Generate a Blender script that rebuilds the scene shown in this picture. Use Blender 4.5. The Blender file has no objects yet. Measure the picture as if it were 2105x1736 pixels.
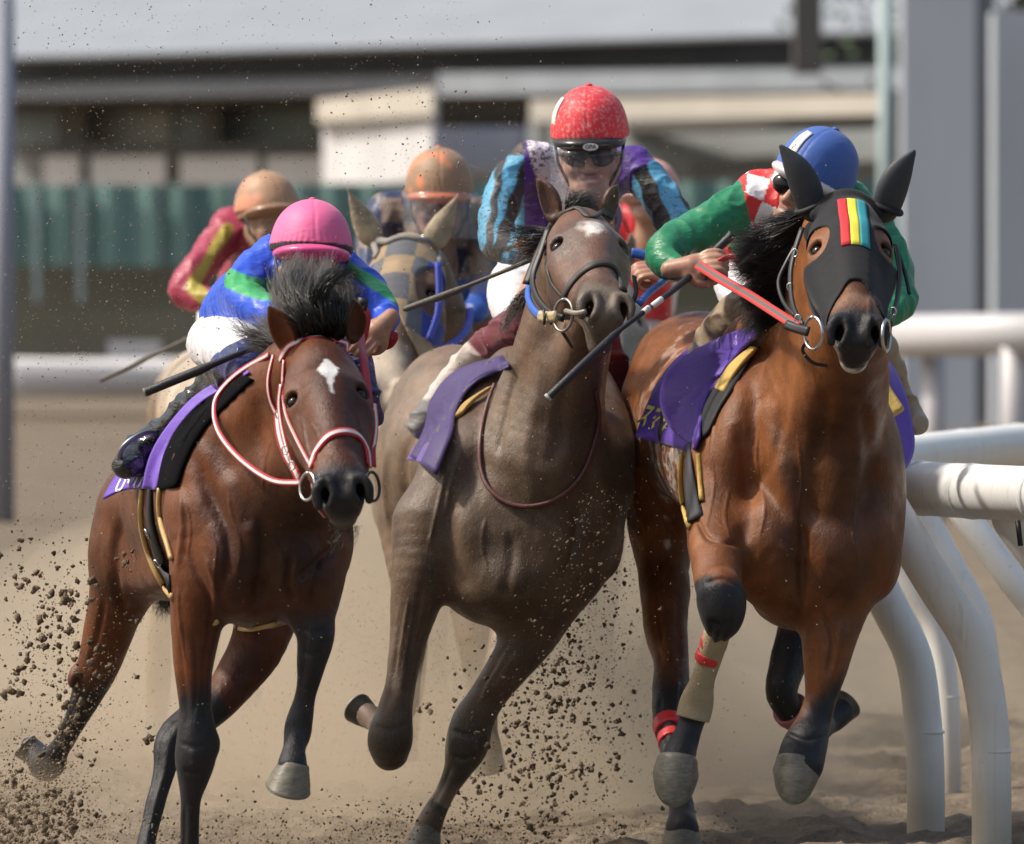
import bpy, math, random
import numpy as np
from mathutils import Vector, Matrix, noise
from mathutils.bvhtree import BVHTree
R = math.radians
random.seed(7); rng = np.random.default_rng(7)

# ------------------------------------------------------------------ camera, sky, sun, exposure
F = 8250.0; HY = 300.0; CAMZ = 1.67; KD = 1024/2105.0
scn = bpy.context.scene
cam_d = bpy.data.cameras.new('camera'); cam = bpy.data.objects.new('camera', cam_d)
scn.collection.objects.link(cam); scn.camera = cam
cam.location = (0, 0, CAMZ); cam.rotation_euler = (R(90), 0, 0)
cam_d.sensor_fit = 'HORIZONTAL'; cam_d.sensor_width = 36.0; cam_d.lens = 36.0*F/1024
cam_d.shift_y = -(422-HY)/1024
cam_d.clip_start = 1.0; cam_d.clip_end = 2000
cam_d.dof.use_dof = True; cam_d.dof.focus_distance = 24.4; cam_d.dof.aperture_fstop = 4.8
SUN_AZ, SUN_EL = R(-92), R(50)      # azimuth measured from +Y (view direction) clockwise, elevation
world = bpy.data.worlds.new('World'); scn.world = world; world.use_nodes = True
wn = world.node_tree; bgn = wn.nodes['Background']
sky = wn.nodes.new('ShaderNodeTexSky'); sky.sky_type = 'NISHITA'; sky.sun_disc = False
sky.sun_elevation = SUN_EL; sky.sun_rotation = SUN_AZ; sky.air_density = 1.4; sky.dust_density = 5.0
wn.links.new(sky.outputs[0], bgn.inputs[0]); bgn.inputs[1].default_value = 0.125
sun_d = bpy.data.lights.new('sun', 'SUN'); sun = bpy.data.objects.new('sun', sun_d)
scn.collection.objects.link(sun)
sun_d.energy = 3.4; sun_d.angle = R(4); sun_d.color = (1.0, 0.93, 0.82)
sdir = Vector((math.sin(SUN_AZ)*math.cos(SUN_EL), math.cos(SUN_AZ)*math.cos(SUN_EL), math.sin(SUN_EL)))
sun.rotation_euler = sdir.to_track_quat('Z', 'Y').to_euler()
scn.view_settings.view_transform = 'Standard'; scn.view_settings.look = 'None'
scn.view_settings.exposure = 0.26
scn.cycles.use_denoising = True
scn.cycles.max_bounces = 8; scn.cycles.transparent_max_bounces = 12; scn.cycles.volume_bounces = 1
scn.cycles.sample_clamp_indirect = 6.0

# ------------------------------------------------------------------ helpers
def P(x, y, Y):
    return Vector(((x*KD-512)/F*Y, Y, CAMZ-(y*KD-HY)/F*Y))
def SZ(w, Y): return w*KD/F*Y
COL = scn.collection
def link(o, parent=None):
    COL.objects.link(o)
    if parent is not None:
        o.parent = parent; o.matrix_parent_inverse = parent.matrix_world.inverted()
    return o
def tag(o, label=None, cat=None, group=None, kind=None):
    for k, v in (('label', label), ('category', cat), ('group', group), ('kind', kind)):
        if v: o[k] = v
    return o
def empty(name, loc, label, cat, group=None):
    o = bpy.data.objects.new(name, None); o.location = loc; o.empty_display_size = .2
    COL.objects.link(o); o.matrix_world = Matrix.Translation(loc)
    return tag(o, label, cat, group)
def mesh_np(name, v, f, mat, parent=None, col=None, smooth=True, fcol=None):
    v = np.asarray(v, np.float32); f = np.asarray(f, np.int32); k = f.shape[1]
    me = bpy.data.meshes.new(name)
    me.vertices.add(len(v)); me.vertices.foreach_set('co', v.ravel())
    me.loops.add(f.size); me.loops.foreach_set('vertex_index', f.ravel())
    me.polygons.add(len(f)); me.polygons.foreach_set('loop_start', np.arange(0, f.size, k, dtype=np.int32))
    me.polygons.foreach_set('use_smooth', np.full(len(f), smooth, dtype=bool))
    me.update(calc_edges=True); me.validate()
    if col is not None:
        c = np.ones((len(v), 4), np.float32); c[:, :3] = col
        a = me.color_attributes.new('Col', 'FLOAT_COLOR', 'POINT'); a.data.foreach_set('color', c.ravel())
    if mat is not None: me.materials.append(mat)
    o = bpy.data.objects.new(name, me)
    return link(o, parent)

# value noise, vectorised
_L = rng.random((32, 32, 32)).astype(np.float32)
def vnoise(p):
    p = np.asarray(p, np.float32); i = np.floor(p).astype(np.int32); f = p-i; f = f*f*(3-2*f)
    i0 = i & 31; i1 = (i+1) & 31
    x0, y0, z0 = i0[..., 0], i0[..., 1], i0[..., 2]; x1, y1, z1 = i1[..., 0], i1[..., 1], i1[..., 2]
    fx, fy, fz = f[..., 0], f[..., 1], f[..., 2]
    a = _L[x0, y0, z0]*(1-fx)+_L[x1, y0, z0]*fx; b = _L[x0, y1, z0]*(1-fx)+_L[x1, y1, z0]*fx
    c = _L[x0, y0, z1]*(1-fx)+_L[x1, y0, z1]*fx; d = _L[x0, y1, z1]*(1-fx)+_L[x1, y1, z1]*fx
    return (a*(1-fy)+b*fy)*(1-fz)+(c*(1-fy)+d*fy)*fz
def sstep(a, b, x):
    t = np.clip((x-a)/(b-a), 0, 1); return t*t*(3-2*t)

def catmull(pts, n):
    pts = np.asarray(pts, float)
    if len(pts) < 3 or n < 2: return pts if n < 2 else np.array([pts[0]+(pts[-1]-pts[0])*t for t in np.linspace(0, 1, n+1)])
    P0 = np.vstack([2*pts[0]-pts[1], pts, 2*pts[-1]-pts[-2]]); out = []
    for i in range(1, len(P0)-2):
        a, b, c, d = P0[i-1], P0[i], P0[i+1], P0[i+2]
        for j in range(n):
            t = j/n
            out.append(.5*((2*b)+(-a+c)*t+(2*a-5*b+4*c-d)*t*t+(-a+3*b-3*c+d)*t**3))
    out.append(pts[-1]); return np.array(out)

# ---- signed distance modelling: smooth union of tapered chains and ellipsoids, meshed as one surface
class Blob:
    def __init__(s, Y0=0.0): s.Y0 = Y0; s.ops = []
    def w(s, x, y, dy): return np.array(P(x, y, s.Y0+dy))
    def chain3(s, pts, k=.03, sub=False, n=4, flat=None):
        """pts rows: x y z r (metres)"""
        q = catmull(pts, n) if len(pts) > 2 else np.asarray(pts, float)
        q[:, 3] = np.maximum(q[:, 3], .002)
        s.ops.append(('c', q[:, :3], q[:, 3], k, sub, flat)); return s
    def chain(s, pts, k=.03, sub=False, n=4, flat=None):
        return s.chain3([[*s.w(x, y, d), SZ(w, s.Y0+d)/2] for x, y, d, w in pts], k, sub, n, flat)
    def ell3(s, c, r, M=None, k=.04, sub=False):
        s.ops.append(('e', np.array(c, float), np.array(r, float), k, sub, np.eye(3) if M is None else np.array(M))); return s
    def ell(s, x, y, dy, wx, wz, wy, roll=0, yaw=0, k=.05, sub=False):
        """wx, wz in display px (semi axes), wy metres; roll clockwise in picture, yaw about z (deg)"""
        Y = s.Y0+dy; a = R(roll); b = R(yaw)
        M = np.array([[math.cos(a), 0, -math.sin(a)], [0, 1, 0], [math.sin(a), 0, math.cos(a)]])
        Mz = np.array([[math.cos(b), math.sin(b), 0], [-math.sin(b), math.cos(b), 0], [0, 0, 1]])
        return s.ell3(s.w(x, y, dy), (SZ(wx, Y), wy, SZ(wz, Y)), M@Mz, k, sub)
    def cut(s, p, n, k=.004):
        n = np.array(n, float); n /= np.linalg.norm(n); s.ops.append(('p', np.array(p, float), n, k)); return s
    def inflate(s, a): s.ops.append(('o', a)); return s
    def fn(s, f): s.ops.append(('f', f)); return s
    def bbox(s):
        lo = np.full(3, 1e9); hi = -lo
        for o in s.ops:
            if o[0] == 'c' and not o[4]:
                lo = np.minimum(lo, (o[1]-o[2][:, None]).min(0)); hi = np.maximum(hi, (o[1]+o[2][:, None]).max(0))
            if o[0] == 'e' and not o[4]:
                e = np.sqrt(((o[5].T*o[2])**2).sum(1)); lo = np.minimum(lo, o[1]-e); hi = np.maximum(hi, o[1]+e)
        return lo, hi
    def field(s, h, fine=()):
        lo, hi = s.bbox(); m = .05; lo = lo-m; hi = hi+m
        hs = (h, h, h) if np.isscalar(h) else h
        ax = []
        for a in range(3):
            pts = [lo[a]]
            while pts[-1] < hi[a]:
                st = hs[a]
                for (fa, flo, fhi, fh) in fine:
                    if fa == a and flo-st < pts[-1] < fhi: st = fh
                pts.append(pts[-1]+st)
            ax.append(np.array(pts, np.float32))
        D = np.full([len(a) for a in ax], 1.0, np.float32)
        for o in s.ops:
            if o[0] in 'ce':
                if o[0] == 'c': b0 = (o[1]-o[2][:, None]).min(0); b1 = (o[1]+o[2][:, None]).max(0)
                else: e = np.sqrt(((o[5].T*o[2])**2).sum(1)); b0 = o[1]-e; b1 = o[1]+e
                k = o[3]; pad = k+max(hs)*2+.012
                sl = tuple(slice(max(0, int(np.searchsorted(ax[a], b0[a]-pad))-1), int(np.searchsorted(ax[a], b1[a]+pad))+1) for a in range(3))
                if any(q.stop-q.start < 1 for q in sl): continue
                X = ax[0][sl[0]][:, None, None]; Y = ax[1][sl[1]][None, :, None]; Z = ax[2][sl[2]][None, None, :]
                if o[0] == 'c':
                    q, r = o[1], o[2]; best = None; fl = o[5]
                    for i in range(len(q)-1):
                        a, b = q[i], q[i+1]; ab = b-a; L = float(ab@ab)+1e-12
                        dx, dy, dz = X-np.float32(a[0]), Y-np.float32(a[1]), Z-np.float32(a[2])
                        t = np.clip((dx*ab[0]+dy*ab[1]+dz*ab[2])/L, 0, 1).astype(np.float32)
                        vx = dx-t*np.float32(ab[0]); vy = dy-t*np.float32(ab[1]); vz = dz-t*np.float32(ab[2])
                        n2 = vx*vx+vy*vy+vz*vz
                        if fl is not None:
                            fd, fs = fl; c = vx*fd[0]+vy*fd[1]+vz*fd[2]; n2 = n2+c*c*(1/fs**2-1)
                        d = np.sqrt(n2)-(r[i]+(r[i+1]-r[i])*t)
                        best = d if best is None else np.minimum(best, d)
                    d = best.astype(np.float32)
                else:
                    c, r, M = o[1], o[2], o[5]
                    dx, dy, dz = X-c[0], Y-c[1], Z-c[2]
                    u = [M[i][0]*dx+M[i][1]*dy+M[i][2]*dz for i in range(3)]
                    k0 = np.sqrt(sum((u[i]/r[i])**2 for i in range(3))); k1 = np.sqrt(sum((u[i]/r[i]**2)**2 for i in range(3)))+1e-9
                    d = (k0*(k0-1)/k1).astype(np.float32)
                A = D[sl]
                if o[4]:
                    B = -d; hh = np.clip(.5+.5*(B-A)/k, 0, 1)
                    D[sl] = A*(1-hh)+B*hh+k*hh*(1-hh)
                else:
                    hh = np.clip(.5+.5*(d-A)/k, 0, 1); D[sl] = d*(1-hh)+A*hh-k*hh*(1-hh)
            elif o[0] == 'p':
                X = ax[0][:, None, None]; Y = ax[1][None, :, None]; Z = ax[2][None, None, :]
                n, p = o[2], o[1]; d = (X*n[0]+Y*n[1]+Z*n[2]-float(p@n)).astype(np.float32)
                D = np.maximum(D, d)
            elif o[0] == 'o': D = D-o[1]
            elif o[0] == 'f':
                X = ax[0][:, None, None]; Y = ax[1][None, :, None]; Z = ax[2][None, None, :]
                D = o[1](D, X, Y, Z).astype(np.float32)
        return D, ax
    def mesh(s, h, fine=(), smooth=2):
        D, ax = s.field(h, fine); v, f = snets(D, ax)
        for _ in range(smooth): v = laplace(v, f, .5)
        return v, f
_E = [((0,0,0),(1,0,0)),((0,1,0),(1,1,0)),((0,0,1),(1,0,1)),((0,1,1),(1,1,1)),((0,0,0),(0,1,0)),((1,0,0),(1,1,0)),
      ((0,0,1),(0,1,1)),((1,0,1),(1,1,1)),((0,0,0),(0,0,1)),((1,0,0),(1,0,1)),((0,1,0),(0,1,1)),((1,1,0),(1,1,1))]
def snets(D, ax):
    D[0] = D[-1] = 1; D[:, 0] = D[:, -1] = 1; D[:, :, 0] = D[:, :, -1] = 1
    s = (D < 0); c = np.zeros([n-1 for n in D.shape], np.uint8)
    for i in (0, 1):
        for j in (0, 1):
            for k in (0, 1):
                c += s[i:D.shape[0]-1+i, j:D.shape[1]-1+j, k:D.shape[2]-1+k]
    m = (c > 0) & (c < 8); I = np.nonzero(m); n = len(I[0])
    idx = np.full(m.shape, -1, np.int32); idx[m] = np.arange(n, dtype=np.int32)
    acc = np.zeros((n, 3)); cnt = np.zeros(n)
    for a, b in _E:
        ia = tuple(I[q]+a[q] for q in range(3)); ib = tuple(I[q]+b[q] for q in range(3))
        va, vb = D[ia], D[ib]; x = (va < 0) != (vb < 0)
        t = np.where(x, va/(va-vb+1e-20*(va == vb)), 0)
        for q in range(3):
            pa = ax[q][ia[q]]; pb = ax[q][ib[q]]; acc[:, q] += np.where(x, pa+(pb-pa)*t, 0)
        cnt += x
    v = acc/np.maximum(cnt, 1)[:, None]; F_ = []
    for a in range(3):
        o1, o2 = [(1, 2), (2, 0), (0, 1)][a]
        sa = [slice(None)]*3; sb = [slice(None)]*3; sa[a] = slice(0, -1); sb[a] = slice(1, None)
        ch = s[tuple(sa)] != s[tuple(sb)]
        J = np.array(np.nonzero(ch)); ok = (J[o1] > 0) & (J[o2] > 0) & (J[o1] < m.shape[o1]) & (J[o2] < m.shape[o2]); J = J[:, ok]
        def cell(d1, d2):
            K = J.copy(); K[o1] -= d1; K[o2] -= d2; return idx[K[0], K[1], K[2]]
        q = np.stack([cell(1, 1), cell(0, 1), cell(0, 0), cell(1, 0)], 1)
        neg = ~s[tuple(J)]
        q[neg] = q[neg][:, ::-1]; F_.append(q)
    f = np.concatenate(F_); f = f[(f >= 0).all(1)]
    return v, f
def laplace(v, f, lam):
    a = f.ravel(); b = np.roll(f, -1, 1).ravel(); n = len(v); out = np.empty_like(v)
    i = np.concatenate([a, b]); j = np.concatenate([b, a]); c = np.bincount(i, minlength=n); c[c == 0] = 1
    for q in range(3): out[:, q] = np.bincount(i, weights=v[j, q], minlength=n)/c
    return v+(out-v)*lam
def vnormals(v, f):
    n = np.cross(v[f[:, 2]]-v[f[:, 0]], v[f[:, 3]]-v[f[:, 1]]); o = np.zeros_like(v)
    for q in range(3):
        for c in range(4): o[:, q] += np.bincount(f[:, c], weights=n[:, q], minlength=len(v))
    return o/(np.linalg.norm(o, axis=1, keepdims=True)+1e-12)
def fold(v, f, amp, sc, seed=0.0):
    """cloth folds: ridged noise pushed along the normals; sc = per axis frequency"""
    n = vnormals(v, f); p = v*np.array(sc)+seed
    p = p+1.2*np.stack([vnoise(p*.6+3), vnoise(p*.6+9), vnoise(p*.6+5)], 1)
    r = 1-np.abs(2*vnoise(p)-1); r = r*r
    return v+n*((r-.45)*amp)[:, None]
# distance-based painting on vertices
def d_chain(v, pts):
    best = np.full(len(v), 1e9)
    for i in range(len(pts)-1):
        a, b = np.array(pts[i][:3]), np.array(pts[i+1][:3]); ab = b-a
        t = np.clip(((v-a)@ab)/(ab@ab), 0, 1); best = np.minimum(best, np.linalg.norm(v-a-t[:, None]*ab, axis=1)-(pts[i][3]*(1-t)+pts[i+1][3]*t))
    return best
def mixc(col, c, a):
    a = np.asarray(a)[:, None]; return col*(1-a)+np.array(c)*a

def PX(v):
    return 512/KD+v[:, 0]*F/v[:, 1]/KD, (HY-(v[:, 2]-CAMZ)*F/v[:, 1])/KD
# ------------------------------------------------------------------ materials
def new_mat(name):
    m = bpy.data.materials.new(name); m.use_nodes = True; nt = m.node_tree; return m, nt, nt.nodes['Principled BSDF']
def nnoise(nt, scale, detail=4, rough=.55, vec=None):
    t = nt.nodes.new('ShaderNodeTexNoise'); t.inputs['Scale'].default_value = scale; t.inputs['Detail'].default_value = detail
    t.inputs['Roughness'].default_value = rough
    if vec is not None: nt.links.new(vec, t.inputs['Vector'])
    return t
def ramp(nt, fac, stops):
    r = nt.nodes.new('ShaderNodeValToRGB'); nt.links.new(fac, r.inputs[0]); e = r.color_ramp.elements
    while len(e) < len(stops): e.new(.5)
    for i, (p, c) in enumerate(stops): e[i].position = p; e[i].color = (*c, 1) if len(c) == 3 else c
    return r
def mixn(nt, fac, a, b, mode='MIX'):
    m = nt.nodes.new('ShaderNodeMix'); m.data_type = 'RGBA'; m.blend_type = mode
    for s, x in ((0, fac), (6, a), (7, b)):
        if isinstance(x, (int, float)): m.inputs[s].default_value = x
        elif isinstance(x, tuple): m.inputs[s].default_value = (*x, 1)
        else: nt.links.new(x, m.inputs[s])
    return m.outputs[2]
def bump(nt, h, strength, dist=.01, prev=None):
    b = nt.nodes.new('ShaderNodeBump'); b.inputs['Strength'].default_value = strength; b.inputs['Distance'].default_value = dist
    nt.links.new(h, b.inputs['Height'])
    if prev is not None: nt.links.new(prev, b.inputs['Normal'])
    return b.outputs[0]
def gpos(nt, scale=(1, 1, 1)):
    g = nt.nodes.new('ShaderNodeNewGeometry'); m = nt.nodes.new('ShaderNodeMapping'); m.inputs['Scale'].default_value = scale
    nt.links.new(g.outputs['Position'], m.inputs['Vector']); return m.outputs[0]
def simple(name, col, rough=.6, metal=0, var=.12, bumps=0, bscale=60, spec=.5, trans=0, coat=0, speck=None, sheen=0):
    m, nt, b = new_mat(name); g = gpos(nt)
    n = nnoise(nt, 18, 4, .6, g); c = ramp(nt, n.outputs[0], [(.25, tuple(x*(1-var) for x in col)), (.75, tuple(min(1, x*(1+var)) for x in col))]).outputs[0]
    if speck:
        scol, amount, sscale = speck; n2 = nnoise(nt, sscale, 3, .7, g)
        r = ramp(nt, n2.outputs[0], [(amount, (0, 0, 0)), (amount+.05, (1, 1, 1))]); c = mixn(nt, r.outputs[0], c, scol)
    nt.links.new(c, b.inputs['Base Color']); b.inputs['Roughness'].default_value = rough; b.inputs['Metallic'].default_value = metal
    b.inputs['Specular IOR Level'].default_value = spec; b.inputs['Coat Weight'].default_value = coat
    b.inputs['Sheen Weight'].default_value = sheen
    if bumps:
        n3 = nnoise(nt, bscale, 5, .6, g); nt.links.new(bump(nt, n3.outputs[0], bumps), b.inputs['Normal'])
    return m
def coat_mat(name, rough=.48, mud=(.2, .145, .09), mud_amt=.72, spec=.32, mscale=150):
    m, nt, b = new_mat(name); g = gpos(nt)
    a = nt.nodes.new('ShaderNodeAttribute'); a.attribute_name = 'Col'
    n = nnoise(nt, 9, 5, .6, g); r = ramp(nt, n.outputs[0], [(.3, (.6, .6, .6)), (.7, (1.2, 1.2, 1.2))])
    c = mixn(nt, 1.0, a.outputs[0], r.outputs[0], 'MULTIPLY')
    gh = gpos(nt, (260, 260, 60)); nh = nnoise(nt, 1.6, 3, .6, gh)     # short hair streaks
    rh = ramp(nt, nh.outputs[0], [(.3, (.78, .78, .78)), (.7, (1.2, 1.2, 1.2))]); c = mixn(nt, .6, c, mixn(nt, 1.0, c, rh.outputs[0], 'MULTIPLY'))
    ns = nnoise(nt, mscale, 3, .7, g); rs = ramp(nt, ns.outputs[0], [(mud_amt, (0, 0, 0)), (mud_amt+.06, (1, 1, 1))])
    c = mixn(nt, rs.outputs[0], c, mud)
    nt.links.new(c, b.inputs['Base Color'])
    nr = nnoise(nt, 14, 4, .6, g); rr = ramp(nt, nr.outputs[0], [(.3, (rough-.14,)*3), (.7, (rough+.16,)*3)])
    nt.links.new(rr.outputs[0], b.inputs['Roughness']); b.inputs['Specular IOR Level'].default_value = spec
    b.inputs['Sheen Weight'].default_value = .05; b.inputs['Sheen Roughness'].default_value = .4
    n1 = nnoise(nt, 11, 3, .5, gpos(nt, (1, 1, .6))); p1 = bump(nt, n1.outputs[0], .12, .03)
    n2 = nnoise(nt, 60, 5, .7, gpos(nt, (1, 1, .4))); p2 = bump(nt, n2.outputs[0], .55, .006, p1)
    p3 = bump(nt, nh.outputs[0], .5, .003, p2)
    nt.links.new(p3, b.inputs['Normal']); return m
def cloth_mat(name, rough=.5, speck=None, fb=.35, sheen=.1, spec=.4):
    m, nt, b = new_mat(name); g = gpos(nt)
    a = nt.nodes.new('ShaderNodeAttribute'); a.attribute_name = 'Col'; c = a.outputs[0]
    if speck:
        scol, amt, sc = speck; n2 = nnoise(nt, sc, 4, .7, g); n5 = nnoise(nt, 7, 2, .5, g)
        ad = nt.nodes.new('ShaderNodeMath'); ad.operation = 'MULTIPLY_ADD'; nt.links.new(n5.outputs[0], ad.inputs[0]); ad.inputs[1].default_value = .45; nt.links.new(n2.outputs[0], ad.inputs[2])
        r = ramp(nt, ad.outputs[0], [(amt, (0, 0, 0)), (amt+.05, (.85, .85, .85))]); c = mixn(nt, r.outputs[0], c, scol)
    nt.links.new(c, b.inputs['Base Color']); b.inputs['Roughness'].default_value = rough
    b.inputs['Sheen Weight'].default_value = sheen; b.inputs['Specular IOR Level'].default_value = spec
    n1 = nnoise(nt, 22, 3, .5, gpos(nt, (1, 1, 2.2))); p1 = bump(nt, n1.outputs[0], fb, .02)
    nt.links.new(p1, b.inputs['Normal']); return m

# ------------------------------------------------------------------ simple mesh builders
def box8(name, corners, mat, parent=None):
    f = [(0, 3, 2, 1), (4, 5, 6, 7), (0, 1, 5, 4), (1, 2, 6, 5), (2, 3, 7, 6), (3, 0, 4, 7)]
    o = mesh_np(name, [tuple(c) for c in corners], f, mat, parent, smooth=False); return o
def pbox(name, x0, y0, x1, y1, Y, depth, mat, parent=None, Yr=None):
    """box whose front face spans the given picture rectangle at distance Y (Yr on its right side)"""
    Yr = Y if Yr is None else Yr
    a = [P(x0, y1, Y), P(x1, y1, Yr), P(x1, y0, Yr), P(x0, y0, Y)]
    a[3].z = P(x0, y0, Y).z; a[2].z = P(x1, y0, Yr).z
    back = [v+Vector((0, depth, 0)) for v in a]
    return box8(name, a+back, mat, parent)
def tube_vf(pts, rads, seg=10, cap=True):
    pts = [Vector(p) for p in pts]; n = len(pts); v = []; f = []
    T = [(pts[min(i+1, n-1)]-pts[max(i-1, 0)]).normalized() for i in range(n)]
    N = T[0].orthogonal().normalized()
    for i in range(n):
        N = (N-T[i]*N.dot(T[i])).normalized(); B = T[i].cross(N)
        for k in range(seg):
            a = 2*math.pi*k/seg; v.append(tuple(pts[i]+(N*math.cos(a)+B*math.sin(a))*rads[i]))
    for i in range(n-1):
        for k in range(seg):
            k2 = (k+1) % seg; f.append((i*seg+k, i*seg+k2, (i+1)*seg+k2, (i+1)*seg+k))
    if cap:
        for base, rev in ((0, True), ((n-1)*seg, False)):
            c = len(v); v.append(tuple(pts[0] if rev else pts[-1]))
            for k in range(0, seg):
                k2 = (k+1) % seg; f.append((c, base+k2, base+k, base+k) if rev else (c, base+k, base+k2, base+k2))
    return v, f
def mesh_mixed(name, v, f, mat, parent=None, smooth=True, col=None):
    me = bpy.data.meshes.new(name); ff = []
    for q in f:
        q2 = []
        for i in q:
            if not q2 or (i != q2[-1]): q2.append(i)
        if q2[0] == q2[-1]: q2 = q2[:-1]
        if len(q2) > 2: ff.append(q2)
    me.from_pydata([tuple(x) for x in v], [], ff)
    for p in me.polygons: p.use_smooth = smooth
    if col is not None:
        c = np.ones((len(v), 4), np.float32); c[:, :3] = col
        a = me.color_attributes.new('Col', 'FLOAT_COLOR', 'POINT'); a.data.foreach_set('color', c.ravel())
    if mat: me.materials.append(mat)
    return link(bpy.data.objects.new(name, me), parent)
def tube(name, pts, rads, mat, parent=None, seg=10, n=1):
    if np.isscalar(rads): rads = [rads]*len(pts)
    q = np.array([[*p, r] for p, r in zip(pts, rads)])
    if n > 1: q = catmull(q, n)
    v, f = tube_vf(q[:, :3], q[:, 3], seg); return mesh_mixed(name, v, f, mat, parent)
def ribbon(name, pts, nrm, width, thick, mat, parent=None, cols=None, edge=None):
    """flat strap along pts with surface normals; cols=(side colour, centre colour)"""
    pts = np.array(pts, float); nrm = np.array(nrm, float); n = len(pts)
    T = np.gradient(pts, axis=0); T /= np.linalg.norm(T, axis=1, keepdims=True)+1e-9
    B = np.cross(T, nrm); B /= np.linalg.norm(B, axis=1, keepdims=True)+1e-9; N = np.cross(B, T)
    prof = [(-.5, 0), (-.5, .6), (-.21, 1), (-.19, 1.0), (0, 1.05), (.19, 1.0), (.21, 1), (.5, .6), (.5, 0)]; m = len(prof)
    v = []; col = []
    for i in range(n):
        for (a, b) in prof:
            v.append(pts[i]+B[i]*a*width+N[i]*b*thick)
            if cols: col.append(cols[1] if abs(a) < .20 else cols[0])
    f = []
    for i in range(n-1):
        for k in range(m):
            k2 = (k+1) % m; f.append((i*m+k, i*m+k2, (i+1)*m+k2, (i+1)*m+k))
    f.append(tuple(range(m))[::-1]); f.append(tuple((n-1)*m+k for k in range(m)))
    return mesh_mixed(name, v, f, mat, parent, True, np.array(col) if cols else None)
def patch(name, rows, Y0, mat, parent=None, thick=.006, nu=6, col=None, wave=0, colf=None, seed=0, bvh=None, off=.008):
    """cloth sheet through rows of (x,y,dy) control points"""
    G = np.array([[np.array(P(x, y, Y0+d)) for x, y, d in r] for r in rows])
    A = np.array([catmull(G[i], nu) for i in range(len(G))])
    B = np.array([catmull(A[:, j], nu) for j in range(A.shape[1])]).transpose(1, 0, 2)
    m, n = B.shape[:2]; v = B.reshape(-1, 3)
    f = np.array([(i*n+j, i*n+j+1, (i+1)*n+j+1, (i+1)*n+j) for i in range(m-1) for j in range(n-1)])
    if wave: v = v+vnormals(v, f)*((vnoise(v*9+seed)-.5)*wave)[:, None]
    if bvh is not None:          # rest on the body instead of cutting through it
        o_ = Vector((0, 0, CAMZ))
        for i, p in enumerate(v):
            d = (Vector(p)-o_); L = d.length; d.normalize(); loc, nn, k, dist = bvh.ray_cast(o_, d)
            if loc is not None and dist < L+off: v[i] = np.array(o_+d*(dist-off))
    cc = None
    if colf is not None:
        uv = np.array([(j/(n-1), i/(m-1)) for i in range(m) for j in range(n)]); cc = colf(uv[:, 0], uv[:, 1])
    elif col is not None: cc = np.tile(np.array(col), (len(v), 1))
    o = mesh_np(name, v, f, mat, parent, cc)
    s = o.modifiers.new('solid', 'SOLIDIFY'); s.thickness = thick; s.offset = 0
    return o

# ================================================================== SETTING
# ground: one big sheet, finer near the track
def sand_material():
    m, nt, b = new_mat('sand'); g = gpos(nt)
    n1 = nnoise(nt, 1.3, 5, .6, g); n2 = nnoise(nt, 14, 5, .65, g); n3 = nnoise(nt, 90, 3, .6, g)
    c = ramp(nt, n2.outputs[0], [(.25, (.135, .108, .078)), (.5, (.205, .165, .122)), (.75, (.27, .22, .165))]).outputs[0]
    c2 = ramp(nt, n1.outputs[0], [(.3, (.8, .8, .8)), (.7, (1.12, 1.12, 1.12))]).outputs[0]
    c = mixn(nt, 1.0, c, c2, 'MULTIPLY')
    r = ramp(nt, n3.outputs[0], [(.66, (0, 0, 0)), (.74, (1, 1, 1))]); c = mixn(nt, r.outputs[0], c, (.12, .09, .06))
    nt.links.new(c, b.inputs['Base Color']); b.inputs['Roughness'].default_value = .95; b.inputs['Specular IOR Level'].default_value = .15
    p1 = bump(nt, n2.outputs[0], .8, .05); p2 = bump(nt, n3.outputs[0], .6, .01, p1); nt.links.new(p2, b.inputs['Normal'])
    return m
M_sand = sand_material()
def ground():
    ys = np.concatenate([np.arange(18, 34, .04), np.geomspace(34, 1500, 90)])
    xs = np.concatenate([-np.geomspace(900, 4, 26), np.arange(-3.6, 3.61, .05), np.geomspace(4, 900, 26)])
    X, Yg = np.meshgrid(xs, ys); p = np.stack([X, Yg, X*0], -1)
    near = (np.abs(X) < 3.8)*(Yg < 40)
    z = ((vnoise(p*np.array([2.2, 1.4, 1]))-.5)*.05+(vnoise(p*np.array([9, 6, 1])+7)-.5)*.035+np.maximum(0, vnoise(p*np.array([17, 14, 1])+3)-.62)*.09)*near
    z = z-.02*near
    v = np.stack([X, Yg, z], -1).reshape(-1, 3); m, n = X.shape
    i = np.arange(m-1)[:, None]*n+np.arange(n-1)[None]; i = i.ravel()
    o = mesh_np('ground', v, np.stack([i, i+1, i+n+1, i+n], 1), M_sand); tag(o, kind='structure')
ground()

def wallmat(name, c, rough=.7, streak=0.0):
    m, nt, b = new_mat(name); g = gpos(nt, (.5, .5, .12)); n = nnoise(nt, 1.5, 4, .6, g)
    r = ramp(nt, n.outputs[0], [(.3, tuple(x*.88 for x in c)), (.7, tuple(x*1.08 for x in c))])
    nt.links.new(r.outputs[0], b.inputs['Base Color']); b.inputs['Roughness'].default_value = rough; return m
M_roof = wallmat('roof_sheet', (.30, .32, .345), .5); M_dark = wallmat('dark_frame', (.12, .13, .15)); M_grey = wallmat('grey_wall', (.24, .26, .29))
M_panel = wallmat('panel', (.50, .51, .51)); M_glass = wallmat('tinted_glass', (.30, .36, .37), .8); M_brown = wallmat('brown_post', (.095, .088, .08))
M_white = wallmat('white_wall', (.62, .61, .62)); M_cream = wallmat('cream_trim', (.52, .48, .42)); M_teal = wallmat('teal_sheet', (.05, .20, .175), .6)
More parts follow.
